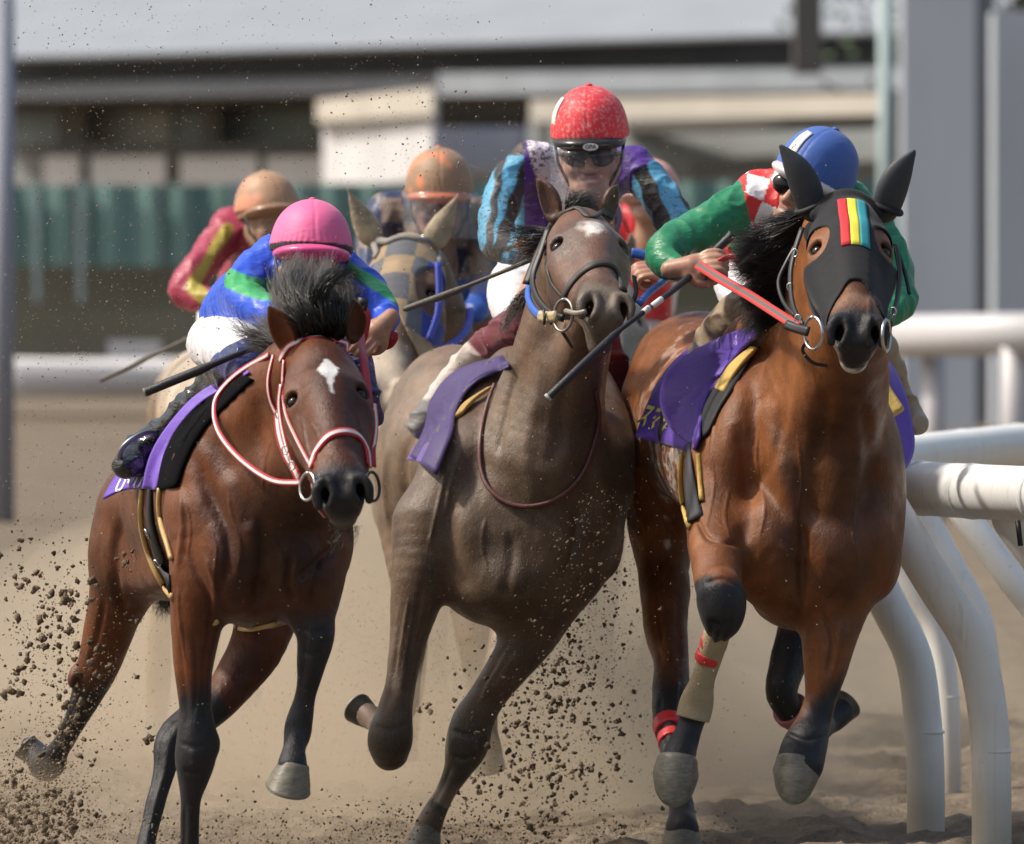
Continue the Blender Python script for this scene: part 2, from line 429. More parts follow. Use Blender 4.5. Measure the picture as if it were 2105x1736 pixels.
M_pillar = wallmat('pillar_concrete', (.46, .50, .56)); M_pillard = wallmat('pillar_gap', (.13, .14, .16)); M_hedge = wallmat('dark_bank', (.15, .146, .118))
M_pale = wallmat('pale_pole', (.36, .45, .46)); M_leaf = wallmat('leaf_green', (.05, .09, .03))

# grandstand across the back: set at an angle, left end farther away
def fy(x): return 152-(x/2105.0)*16
def face(name, x0, ya0, ya1, x1, yb0, yb1, depth, mat, parent, off=0.0):
    a = [P(x0, ya1, fy(x0)+off), P(x1, yb1, fy(x1)+off), P(x1, yb0, fy(x1)+off), P(x0, ya0, fy(x0)+off)]
    return box8(name, a+[v+Vector((0, depth, 0)) for v in a], mat, parent)
gs = empty('grandstand', (0, 150, 0), 'long grey grandstand with a sloping roof and dark bands across the background', 'building')
def top(x, y0, slope=-.026): return y0+x*slope
face('wall', -60, 210, 640, 2300, 160, 640, 6, wallmat('back_wall', (.24, .25, .255)), gs, 1.5)
# roof: sloping sheet above the eaves
ra = [P(-60, top(-60, 118), fy(-60)-3), P(2300, top(2300, 118, -.03), fy(2300)-3)]
rb = [P(-60, -140, fy(-60)+18), P(2300, -160, fy(2300)+18)]
box8('roof', [ra[0], ra[1], rb[1], rb[0]]+[v+Vector((0, .05, -.07)) for v in (ra[0], ra[1], rb[1], rb[0])], M_roof, gs)
face('eaves_band', -60, 121, 172, 2300, 58, 120, 3, M_dark, gs, -1.5)
face('fascia', -60, 175, 206, 2300, 122, 160, 2, M_grey, gs, -2.2)
face('lower_band', -60, 207, 226, 2300, 161, 182, 2, M_brown, gs, -.5)
face('upper_panel', 900, 150, 196, 2300, 134, 176, 1.5, wallmat('pale_grey', (.30, .33, .37)), gs, -3.2)
for i, (x0, x1, m) in enumerate([(40, 120, M_glass), (180, 350, M_panel), (360, 420, M_glass), (455, 655, M_glass), (900, 1080, M_dark), (1300, 1560, M_glass), (1580, 1800, M_glass)]):
    w = face('window', x0, 232, 296, x1, 228, 292, .3, m, gs, .9)
for x0, x1 in [(118, 176), (418, 452), (1560, 1580)]:
    face('column', x0, 214, 400, x1, 212, 398, 1.2, M_brown, gs, -.2)
for x0, x1 in [(90, 165), (185, 340), (370, 530), (545, 680)]:
    face('parapet_panel', x0, 322, 384, x1, 320, 382, .5, wallmat('parapet', (.62, .60, .59)), gs, -.6)
face('sill_band', -60, 298, 318, 1200, 292, 312, .6, M_brown, gs, -.4)

wb = empty('white_building', (P(770, 617, 128).x, 128, 0), 'white low building with a cream parapet in front of the grandstand', 'building')
def pb(name, x0, ya0, ya1, x1, yb0, yb1, Y0, Y1, depth, mat, par):
    a = [P(x0, ya1, Y0), P(x1, yb1, Y1), P(x1, yb0, Y1), P(x0, ya0, Y0)]
    return box8(name, a+[v+Vector((0, depth, 0)) for v in a], mat, par)
pb('wall', 664, 245, 395, 888, 238, 365, 128, 122, 7, M_white, wb)
pb('parapet', 650, 206, 250, 890, 180, 236, 127.4, 121.4, 8, M_cream, wb)
pb('side_wall', 889, 262, 352, 1110, 262, 352, 122.5, 128, 5, wallmat('lavender_wall', (.50, .50, .58)), wb)
pb('door', 688, 318, 372, 704, 318, 372, 127.6, 127.2, .3, M_dark, wb)
cb = empty('covered_stand', (P(1400, 617, 120).x, 120, 0), 'low covered stand with a long cream beam right of the white building', 'building')
pb('beam', 1090, 206, 250, 1810, 192, 236, 122, 117, 1.0, M_cream, cb)
pb('soffit', 1290, 251, 272, 1810, 238, 258, 122.6, 117.8, 2.0, M_brown, cb)
pb('back_wall', 1085, 250, 345, 1810, 240, 330, 126, 121, .5, wallmat('stand_wall', (.27, .29, .29)), cb)
pb('post', 1108, 250, 350, 1130, 250, 350, 123, 123, .4, M_cream, cb)
pb('post', 1420, 330, 372, 1600, 318, 352, 121, 120, .4, M_brown, cb)
# dark mast near the roof
mp = pbox('dark_mast', 1634, -40, 1690, 150, 112, .8, M_brown); tag(mp, 'dark thick mast in front of the roof at upper right', 'mast')

# corrugated teal fence with bays
fn = empty('sheet_fence', (0, 116, 0), 'teal corrugated sheet fence running behind the track', 'fence')
def corr(x0, x1, y0, y1, Y, mat, name, par):
    a, b = P(x0, y1, Y), P(x1, y0, Y); n = max(3, int((b.x-a.x)/.12)); xs = np.linspace(a.x, b.x, n)
    v = []; f = []
    for i, x in enumerate(xs):
        dy = .05*(1 if i % 4 < 2 else -1); v += [(x, Y+dy, a.z), (x, Y+dy, b.z)]
    for i in range(n-1): f.append((2*i, 2*i+2, 2*i+3, 2*i+1))
    o = mesh_np(name, v, f, mat, par, smooth=False); s = o.modifiers.new('solid', 'SOLIDIFY'); s.thickness = .02
shades = [(.11, .20, .187), (.14, .25, .232), (.12, .22, .205), (.155, .27, .252)]
xs_ = [-60, 75, 150, 180, 330, 480, 640, 830, 1050, 1300, 1560, 1810, 2060, 2300]
for i in range(len(xs_)-1):
    corr(xs_[i], xs_[i+1]-3, 381-(.006*xs_[i]), 548, 116, wallmat('teal_bay', shades[i % 4]), 'sheet_bay', fn)
for x in (75, 165, 480, 830, 1300):
    pbox('fence_post', x-5, 374, x+5, 620, 115.6, .15, M_pale, fn)
bk = pbox('bank', -100, 545, 2400, 760, 117, 3, M_hedge); tag(bk, kind='structure')
tag(pbox('low_wall', -100, 640, 2400, 700, 111, .5, wallmat('bank_wall', (.135, .13, .095))), 'low brown wall at the foot of the teal fence', 'wall')

# far rail
fr = empty('far_rail', (0, 100, 0), 'blurred white rail on the far side of the track', 'rail')
M_railw = simple('rail_white', (.50, .49, .51), .45, var=.04)
def railtube(name, pts, r, mat, par, seg=12): return tube(name, pts, r, mat, par, seg)
railtube('rail_tube', [P(20, 778, 94), P(700, 776, 96), P(1300, 745, 88), P(1560, 700, 74), P(1850, 691, 62), P(2200, 684, 60)], [.24, .24, .22, .19, .165, .16], M_railw, fr)
for x, y, Y, w in [(380, 776, 95, .09), (700, 776, 96, .09), (1000, 760, 93, .09), (1920, 690, 62, .09), (2084, 688, 60.6, .10)]:
    a = P(x, y, Y); tube('rail_post', [a, Vector((a.x, a.y, 0))], w, M_railw, fr)
tag(pbox('notice_board', 222, 700, 330, 756, 96.5, .1, M_railw), 'white blank board standing on the far rail at left', 'board')

# poles and the big pillars
def pole(name, x0, x1, y0, Y, mat, label, cat):
    xc = P((x0+x1)/2, 0, Y).x; w = SZ(x1-x0, Y)/2; z = P(0, y0, Y).z
    o = tube(name, [(xc, Y, -.02), (xc, Y, z)], w, mat, None, 20); return tag(o, label, cat)
pole('lamp_pole', -14, 30, -60, 62, wallmat('pole_paint', (.25, .27, .33)), 'grey lamp pole standing at the left edge of the picture', 'pole')
pole('thin_pole', 1805, 1834, -60, 96, M_pale, 'slim pale teal pole beside the large grey pillar', 'pole')
p_ = pbox('gantry_pillar', 1856, -80, 2006, 889, 106, 1.0, M_pillar); tag(p_, 'wide grey concrete pillar at right, nearer the middle', 'pillar')
p_ = pbox('gantry_pillar', 2044, 22, 2180, 889, 108, 1.2, M_pillar); tag(p_, 'grey concrete pillar at the right edge with green leaves above', 'pillar')
p_ = pbox('gap_strip', 2004, -80, 2046, 880, 110, .6, M_pillard); tag(p_, 'dark narrow cabinet standing between the two grey pillars', 'cabinet')  # dark box added to fill in the gap between the two pillars
# tree crown above the right pillar
tr = empty('tree', P(2110, 889, 124), 'green tree showing above the right grey pillar', 'tree')
tz = P(2110, 0, 124); tube('trunk', [(tz.x, 124, 0), (tz.x+.1, 124, 3), (tz.x-.1, 124, tz.z+1)], [.3, .22, .12], M_brown, tr)
v = []; f = []
for i in range(2600):
    c = Vector((random.gauss(0, 1.5), random.gauss(0, 1), random.gauss(0, 1.1)))+Vector((tz.x-.2, 124, tz.z+1.3))
    a = Vector((random.gauss(0, 1), random.gauss(0, 1), random.gauss(0, 1))).normalized(); b = a.orthogonal().normalized(); s = .12
    k = len(v); v += [c-a*s, c+b*s*.6, c+a*s, c-b*s*.6]; f.append((k, k+1, k+2, k+3))
mesh_np('crown', v, f, M_leaf, tr, smooth=False)

# ================================================================== NEAR RAIL (white plastic running rail with gooseneck posts)
def rail_white():
    m, nt, b = new_mat('rail_plastic'); g = gpos(nt)
    n = nnoise(nt, 6, 4, .6, g); c = ramp(nt, n.outputs[0], [(.3, (.80, .80, .78)), (.7, (.86, .86, .84))]).outputs[0]
    n2 = nnoise(nt, 55, 3, .7, g); r = ramp(nt, n2.outputs[0], [(.715, (0, 0, 0)), (.74, (1, 1, 1))]); c = mixn(nt, r.outputs[0], c, (.12, .1, .08))
    gs_ = gpos(nt, (30, 30, 1.5)); n3 = nnoise(nt, 1, 4, .7, gs_); r3 = ramp(nt, n3.outputs[0], [(.55, (0, 0, 0)), (.8, (.55, .55, .55))]); c = mixn(nt, r3.outputs[0], c, (.42, .40, .34))
    sx = nt.nodes.new('ShaderNodeSeparateXYZ'); nt.links.new(g, sx.inputs[0])
    ms = nt.nodes.new('ShaderNodeMath'); ms.operation = 'MULTIPLY_ADD'; nt.links.new(n.outputs[0], ms.inputs[0]); ms.inputs[1].default_value = .12; nt.links.new(sx.outputs[2], ms.inputs[2])
    r4 = ramp(nt, ms.outputs[0], [(.10, (.75, .75, .75)), (.36, (0, 0, 0))]); c = mixn(nt, r4.outputs[0], c, (.45, .38, .28))
    nt.links.new(c, b.inputs['Base Color']); b.inputs['Roughness'].default_value = .42; return m
M_rp = rail_white()
rl = empty('inside_rail', (3.3, 26, 0), 'white plastic running rail on curved gooseneck posts, rounding the bend at right', 'rail')
# plan of the bend in x,y : near right -> apex behind the right hand horse -> far right
plan = [(2320, 1012, 24.2), (2105, 1008, 24.6), (1980, 1003, 25.0), (1880, 1001, 25.4), (1800, 985, 26.0), (1752, 962, 27.0), (1758, 946, 28.2), (1810, 930, 29.3), (1900, 921, 30.6), (2000, 915, 31.8), (2120, 910, 33.2), (2320, 905, 34.5)]
pp = [P(x, 1000, Y) for x, y, Y in plan]
rp = np.array([[v.x, v.y, 1.092, .083] for v in pp])
q = catmull(rp, 8); v, f = tube_vf(q[:, :3], q[:, 3], 24); mesh_mixed('rail_tube', v, f, M_rp, rl)
M_blk = simple('black_rubber', (.015, .015, .017), .5)
M_steel = simple('steel', (.55, .55, .56), .3, 1.0, var=.05)
for t in (6, 14, 22, 38, 46, 54, 62, 70, 78):     # sleeve joints
    a, b = q[t][:3], q[t+1][:3]; m_ = (a+b)/2; d = (b-a)/np.linalg.norm(b-a)
    tube('joint_sleeve', [m_-d*.012, m_+d*.012], .0855, M_rp, rl, 24)
def post(xt, yt, xb, yb, Y, w, dn=0):
    """gooseneck: from under the tube, sweeps out to the right and stands straight"""
    foot = P(xb, yb, Y); r = SZ(w, Y)/2; zf = -.08
    topp = P(xt, yt, Y)
    ctrl = [(topp.x-.02, Y+.05, topp.z+.035), (topp.x+.0, Y+.02, topp.z), (topp.x+(foot.x-topp.x)*.42, Y, topp.z-(topp.z)*.20), (topp.x+(foot.x-topp.x)*.80, Y, topp.z*.62), (foot.x-.012, Y, topp.z*.42), (foot.x, Y, topp.z*.2), (foot.x, Y, zf)]
    qq = catmull(np.array([[*c, r] for c in ctrl]), 6); v, f = tube_vf(qq[:, :3], qq[:, 3], 20)
    o = mesh_mixed('post', v, f, M_rp, rl)
    tube('collar', [(foot.x, Y, .305), (foot.x, Y, .312)], r*1.012, M_rp, o, 20)
    return o
post(1772, 1130, 1903, 1710, 26.0, 78)
post(1838, 1060, 2038, 1760, 24.9, 82)
post(1800, 1080, 1950, 1600, 28.3, 50)
post(1900, 1065, 2032, 1560, 29.2, 62)
post(1985, 1060, 2190, 1650, 27.2, 60)
post(2092, 1085, 2336, 1780, 24.72, 80)
for x, y, Y in ((1840, 1062, 24.85), (2092, 1070, 24.5)):
    a = P(x, y, Y-.04); b = P(x+6, y+52, Y-.05)
    tube('bracket', [a, b], .008, M_blk, rl, 8)

# ================================================================== HORSES
BLACK = (.012, .011, .012)
class Frame:
    """local frame: r = picture right, n = outward from the face, t = down the face"""
    def __init__(s, O, lean, tilt, yaw, scale, roll=0):
        lean, tilt, yaw, roll = R(lean), R(tilt), R(yaw), R(roll)
        t = np.array([math.sin(lean)*math.cos(tilt), -math.sin(tilt), -math.cos(lean)*math.cos(tilt)])
        r = np.array([math.cos(yaw)*math.cos(roll), math.sin(yaw), -math.sin(roll)])
        r -= t*(r@t); r /= np.linalg.norm(r); n = np.cross(t, r)
        if n[1] > 0 and abs(n[1]) > .05: n = -n
        s.O = np.array(O, float); s.r, s.n, s.t, s.s = r, n, t, scale; s.M = np.stack([r, n, t])
    def w(s, a, b, c): return s.O+s.s*(s.r*a+s.n*b+s.t*c)
    def loc(s, v): return ((v-s.O)@s.M.T)/s.s
    def C(s, b, pts, k=.03, sub=False, n=4): b.chain3([[*s.w(x, y, z), r*s.s] for x, y, z, r in pts], k*s.s, sub, n)
    def E(s, b, c, r, k=.04, sub=False): b.ell3(s.w(*c), np.array(r)*s.s, s.M, k*s.s, sub)
def horse_head(b, fr, mouth=0.0):
    E, C = fr.E, fr.C
    E(b, (0, -.08, .07), (.082, .09, .11), .05)
    E(b, (0, -.045, .17), (.094, .064, .15), .04)
    C(b, [(0, -.035, .2, .078), (0, -.035, .32, .064), (0, -.036, .44, .054), (0, -.042, .53, .048)], .035)
    E(b, (0, -.02, .33), (.03, .028, .16), .04)
    for s in (-1, 1):
        E(b, (s*.078, -.048, .195), (.03, .034, .06), .028)              # brow
        C(b, [(s*.06, -.07, .10, .04), (s*.078, -.045, .165, .022), (s*.086, -.045, .195, .018)], .03)
        E(b, (s*.067, -.14, .22), (.043, .10, .14), .05)                 # jowl
        C(b, [(s*.066, -.09, .26, .052), (s*.053, -.08, .36, .046), (s*.044, -.075, .47, .040)], .04)
        C(b, [(s*.089, -.07, .235, .013), (s*.078, -.066, .30, .012), (s*.062, -.062, .38, .01)], .02)   # facial crest
        E(b, (s*.097, -.028, .216), (.024, .024, .026), .008, True)      # socket
        C(b, [(s*.060, -.024, .199, .007), (s*.081, -.016, .194, .0095), (s*.102, -.030, .198, .0095), (s*.112, -.056, .206, .007)], .012)
        C(b, [(s*.066, -.028, .226, .006), (s*.083, -.026, .236, .006), (s*.099, -.042, .237, .006), (s*.109, -.062, .228, .005)], .012)
        C(b, [(s*.03, -.03, .50, .03), (s*.043, -.036, .545, .034), (s*.047, -.04, .585, .030)], .03)     # nostril wing
    C(b, [(0, -.2, .2, .055), (0, -.175, .32, .05), (0, -.14+mouth*-.01, .45, .04), (0, -.125-mouth*.02, .54, .036)], .05)
    E(b, (0, -.078, .548), (.057, .060, .058), .04)
    E(b, (0, -.080, .606), (.046, .052, .036), .03)                       # upper lip
    E(b, (0, -.140-mouth*.03, .575), (.038, .034, .042), .022)            # chin
    for s in (-1, 1):
        C(b, [(s*.060, -.022, .635, .023), (s*.051, -.036, .598, .029), (s*.041, -.052, .555, .020)], .012, True)
        C(b, [(s*.034, -.002, .565, .009), (s*.058, -.004, .572, .013), (s*.073, -.022, .592, .014), (s*.070, -.048, .618, .012)], .012)  # flared rim
        C(b, [(s*.030, -.004, .58, .009), (s*.027, -.02, .605, .009), (s*.04, -.045, .628, .009)], .014)
def ear(b, base, tip, w, face, sgn, k=.02):
    """curved cupped ear from base to tip (world points); face = direction the hollow faces"""
    base, tip, face = np.array(base), np.array(tip), np.array(face, float); ax = tip-base; L = np.linalg.norm(ax); ax /= L
    face -= ax*(face@ax); face /= np.linalg.norm(face); side = np.cross(ax, face)
    prof = [(0, .62), (.18, .92), (.4, 1.0), (.62, .82), (.82, .46), (1, .10)]
    bend = lambda t: side*sgn*math.sin(t*math.pi)*L*.07
    pts = [[*(base+ax*L*t+bend(t)), w/2*r] for t, r in prof]
    b.chain3(pts, k, False, 4, (face, .55))
    b.chain3([[*(base+ax*L*t+bend(t)+face*w*.20), w/2*r*.74] for t, r in prof[1:]], .008, True, 4, (face, .62))
M_eye = simple('eye_dark', (.010, .006, .004), .07, var=.02, spec=.45)
M_hoof = None
def hoof_mat():
    m, nt, b = new_mat('hoof_horn'); g = gpos(nt)
    n = nnoise(nt, 1.0, 4, .65, gpos(nt, (40, 40, 160))); c = ramp(nt, n.outputs[0], [(.3, (.105, .095, .07)), (.7, (.215, .195, .145))]).outputs[0]
    n2 = nnoise(nt, 30, 4, .7, g); r = ramp(nt, n2.outputs[0], [(.5, (0, 0, 0)), (.68, (.8, .8, .8))]); c = mixn(nt, r.outputs[0], c, (.09, .085, .075))
    nt.links.new(c, b.inputs['Base Color']); b.inputs['Roughness'].default_value = .42
    nt.links.new(bump(nt, n.outputs[0], .3, .004), b.inputs['Normal']); return m
M_hoof = hoof_mat(); M_shoe = simple('worn_shoe', (.25, .24, .22), .55, .6)
def hoof(parent, top, toe, w_top, w_bot, Y, sole=None, depth=None, name='hoof', tip=.18, rnd=0.0):
    """horn wall from the coronet (top) to the ground edge (toe): flaring, longer at the front, with a plate shoe"""
    a, c = np.array(P(top[0], top[1], Y)), np.array(P(toe[0], toe[1], Y)); L = np.linalg.norm(c-a); ax = (c-a)/L
    if depth: ax = ax+np.array([0, depth, 0]); ax /= np.linalg.norm(ax)
    r0, r1 = SZ(w_top, Y)/2, SZ(w_bot, Y)/2
    side = np.cross(ax, [0, 1, 0]); side /= np.linalg.norm(side); fwd = np.cross(side, ax)
    if fwd[1] > 0: fwd = -fwd
    v = []; f = []; seg = 28; prof = [(-.12, .90), (-.06, .99), (0, 1.0), (.04, .985), (.3, 1), (.6, 1), (.92, 1), (.97, 1.01), (1.0, .985), (1.0, .8), (.9, .55), (.86, .0)]
    for t, e in prof:
        rr = (r0+(r1-r0)*max(0, min(t, 1)))*e*(1-rnd*max(0, t-.25)**2)*(1-.10*max(0, .18-t)/.3)
        for k in range(seg):
            an = 2*math.pi*k/seg; ca, sa = math.cos(an), math.sin(an)
            hl = (1-tip)+tip*sa if t > .5 else 1-tip*(1-sa)*t                      # heel shorter than toe
            v.append(a+ax*L*t*hl+side*rr*ca+fwd*rr*sa*1.12-fwd*rr*.05)
    for i in range(len(prof)-1):
        for k in range(seg):
            k2 = (k+1) % seg; f.append((i*seg+k, i*seg+k2, (i+1)*seg+k2, (i+1)*seg+k))
    o = mesh_mixed(name, v, f, M_hoof, parent)
    # plate
    pts = [a+ax*L*((1-tip)+tip*math.sin(x))*1.0+side*r1*(.93-rnd*.60)*math.cos(x)+fwd*r1*(1-rnd*.58)*math.sin(x) for x in np.linspace(R(-50), R(230), 22)]
    tube('shoe', pts, .0038, M_shoe, o, 6)
    return o
M_hoofb = simple('dark_hoof', (.03, .027, .022), .4, bumps=.2)
def snap(bvh, x, y, Y0, off=.003):
    """point of the body surface seen at a picture position, with its normal"""
    d = (P(x, y, 10)-Vector((0, 0, CAMZ))).normalized(); loc, n, i, dist = bvh.ray_cast(Vector((0, 0, CAMZ)), d)
    if loc is None:
        g = P(x, y, Y0); loc, n, i, dist = bvh.find_nearest(g)
    return np.array(loc+n*off), np.array(n)
def strap(name, bvh, pts, Y0, w, mat, parent, thick=.004, off=.001, cols=None, n=5, sm=2):
    q = catmull(np.array([[x, y, 0] for x, y in pts], float), n); L = [snap(bvh, x, y, Y0, off) for x, y, _ in q]
    a = np.array([l[0] for l in L]); nn = np.array([l[1] for l in L])
    for _ in range(sm):
        a[1:-1] = (a[:-2]+2*a[1:-1]+a[2:])/4; nn[1:-1] = (nn[:-2]+2*nn[1:-1]+nn[2:])/4
    nn /= np.linalg.norm(nn, axis=1, keepdims=True)
    return ribbon(name, a, nn, w, thick, mat, parent, cols)
def free_strap(name, pts, Y0, w, mat, parent, cols=None, thick=.004, face=(0, -1, 0), n=6, bvh=None):
    q = catmull(np.array([list(P(x, y, Y0+d)) for x, y, d in pts]), n)
    if bvh is not None:
        o_ = Vector((0, 0, CAMZ))
        for i, p in enumerate(q):
            d = (Vector(p)-o_); L = d.length; d.normalize(); hit = bvh.ray_cast(o_, d)
            if hit[0] is not None and hit[3] < L+.012: q[i] = np.array(o_+d*(hit[3]-.012))
        for _ in range(3): q[1:-1] = (q[:-2]+2*q[1:-1]+q[2:])/4
    return ribbon(name, q, np.tile(np.array(face, float), (len(q), 1)), w, thick, mat, parent, cols)
def ring(name, c, rad, thick, axis, mat, parent, sq=1.0):
    axis = Vector(axis).normalized(); u = axis.orthogonal().normalized(); w_ = axis.cross(u)
    u = Vector((0, 0, 1))-axis*axis.z; u.normalize(); w_ = axis.cross(u)
    pts = [Vector(c)+u*math.cos(a)*rad+w_*math.sin(a)*rad*sq for a in np.linspace(0, 2*math.pi, 29)]
    return tube(name, pts, thick, mat, parent, 8)
def strands(name, roots, mat, parent, n, seg=9, r0=.0016, col=None, clump=.35):
    """hair: roots = list of control polylines (x,y,dy per point, spread) interpolated between neighbours"""
    R_ = [catmull(np.array([list(P(x, y, Y)) for x, y, Y in r]), 6) for r in roots]; m = len(R_[0])
    v = []; f = []; cc = []
    ncl = max(4, n//34); cl = rng.random(ncl)
    for i in range(n):
        c = cl[i % ncl]; u = (c+rng.normal(0, .014)) % 1.0; u = min(max(u, 0), .999)*(len(R_)-1); a = int(u); t = u-a
        line = R_[a]*(1-t)+R_[a+1]*t
        L = .68+.32*rng.random(); kk = int(seg*1); ts = np.linspace(0, L, kk+1)*(m-1)
        i0 = np.minimum(ts.astype(int), m-2); fr = (ts-i0)[:, None]; p = line[i0]*(1-fr)+line[i0+1]*fr
        s = np.linspace(0, 1, kk+1)[:, None]; ph = rng.random(3)*6+c*40; amp = .012+.010*rng.random()
        p = p+np.sin(ph+s*np.array([5.3, 4.1, 6.2])+c*30)*amp*s+rng.normal(0, .0045, 3)*(.6+.3*np.sin(s*3.1))+rng.normal(0, .010, 3)*s**3*(rng.random() < .25)+(np.random.default_rng(int(c*1e6)).normal(0, .021, 3))*s**1.3
        T = np.gradient(p, axis=0); T /= np.linalg.norm(T, axis=1, keepdims=True)+1e-9
        B = np.cross(T, rng.normal(0, 1, 3)); B /= np.linalg.norm(B, axis=1, keepdims=True)+1e-9; N = np.cross(B, T)
        rad = r0*(.7+.6*rng.random())*(1-.85*s)
        k0 = len(v)
        for j in range(kk+1):
            for an in (0, 2.09, 4.19): v.append(p[j]+(B[j]*math.cos(an)+N[j]*math.sin(an))*rad[j, 0])
        sh = .6+.8*rng.random(); base = np.array(col[0])*sh; tipc = np.array(col[1])*sh
        for j in range(kk+1):
            for _ in range(3): cc.append(base+(tipc-base)*float(s[j, 0])**2.6)
        for j in range(kk):
            for q in range(3): f.append((k0+j*3+q, k0+j*3+(q+1) % 3, k0+(j+1)*3+(q+1) % 3, k0+(j+1)*3+q))
    return mesh_np(name, v, f, mat, parent, np.array(cc))
def hair_mat(name, rough=.35):
    m, nt, b = new_mat(name); a = nt.nodes.new('ShaderNodeAttribute'); a.attribute_name = 'Col'
    nt.links.new(a.outputs[0], b.inputs['Base Color']); b.inputs['Roughness'].default_value = rough; b.inputs['Specular IOR Level'].default_value = .5
    return m
M_hair = hair_mat('horse_hair')
def carve(v, f, lines):
    """muscle grooves and veins: (picture polyline, half width px, depth m (+ raises), y range)"""
    for pts, w, amp, y0, y1 in lines:
        n = vnormals(v, f); q = catmull(np.array([[x, y, 0] for x, y in pts], float), 5)
        px = 512/KD+v[:, 0]*F/v[:, 1]/KD; pz = (HY-(v[:, 2]-CAMZ)*F/v[:, 1])/KD
        sel = np.nonzero((v[:, 1] > y0) & (v[:, 1] < y1) & (n[:, 1] < .15) & (px > q[:, 0].min()-4*w) & (px < q[:, 0].max()+4*w) & (pz > q[:, 1].min()-4*w) & (pz < q[:, 1].max()+4*w))[0]
        if not len(sel): continue
        p = np.stack([px[sel], pz[sel]], 1); best = np.full(len(sel), 1e9); at = np.zeros(len(sel))
        for i in range(len(q)-1):
            a, b = q[i, :2], q[i+1, :2]; ab = b-a; t = np.clip(((p-a)@ab)/(ab@ab+1e-9), 0, 1); d = np.linalg.norm(p-a-t[:, None]*ab, axis=1)
            m = d < best; best[m] = d[m]; at[m] = (i+t[m])/(len(q)-1)
        k = np.exp(-(best/w)**2)*np.clip(np.minimum(at, 1-at)*6+.15, 0, 1); v[sel] += n[sel]*(amp*k)[:, None]
    return v
def leg_lines(chains, Y0):
    out = []
    for c in chains:
        q = catmull(np.array([[x, y, w, d] for x, y, d, w in c], float), 3); T = np.gradient(q[:, :2], axis=0); T /= np.linalg.norm(T, axis=1, keepdims=True)+1e-6
        N = np.stack([-T[:, 1], T[:, 0]], 1); d0, d1 = q[:, 3].min()-.3, q[:, 3].max()+.3
        for o, a in ((-.27, -.0042), (.27, -.0042), (0, .0028)):
            out.append(([tuple(p) for p in (q[:, :2]+N*(q[:, 2]*o)[:, None])], max(2.0, float(q[:, 2].mean())*.085), a, Y0+d0, Y0+d1))
    return out
def body_mesh(b, root, mat, colf, h, fine, name='body', smooth=2, lines=()):
    v, f = b.mesh(h, fine, smooth); v = carve(v, f, lines)
    n = vnormals(v, f); v = v+n*((vnoise(v*np.array([14, 14, 9]))-.5)*.006+(vnoise(v*np.array([34, 34, 20])+5)-.5)*.0025)[:, None]
    o = mesh_np(name, v, f, mat, root, colf(v, n))
    bv = BVHTree.FromPolygons([tuple(x) for x in v.tolist()], f.tolist())
    return o, bv, v, f
def eyes(fr, root):
    for s in (-1, 1):
        c = fr.w(s*.0885, -.043, .215); r = .0212*fr.s
        q = np.linspace(0, math.pi, 15); v = []; f = []
        for th in q:
            for k in range(20): ph = 2*math.pi*k/20; v.append(c+r*np.array([math.sin(th)*math.cos(ph), math.sin(th)*math.sin(ph), math.cos(th)]))
        for i in range(14):
            for k in range(20): k2 = (k+1) % 20; f.append((i*20+k, i*20+k2, (i+1)*20+k2, (i+1)*20+k))
        mesh_mixed('eye', v, f, M_eye, root)
def legblack(v, chains, off=.012):
    d = np.full(len(v), 1e9)
    for c in chains: d = np.minimum(d, d_chain(v, c))
    return d
def wch(Y0, pts): return [[*P(x, y, Y0+d), SZ(w, Y0+d)/2] for x, y, d, w in pts]
FINE = lambda Y0, z: [(1, 0, Y0+.15, .0065), (0, -9, 9, .0058), (2, *z)]

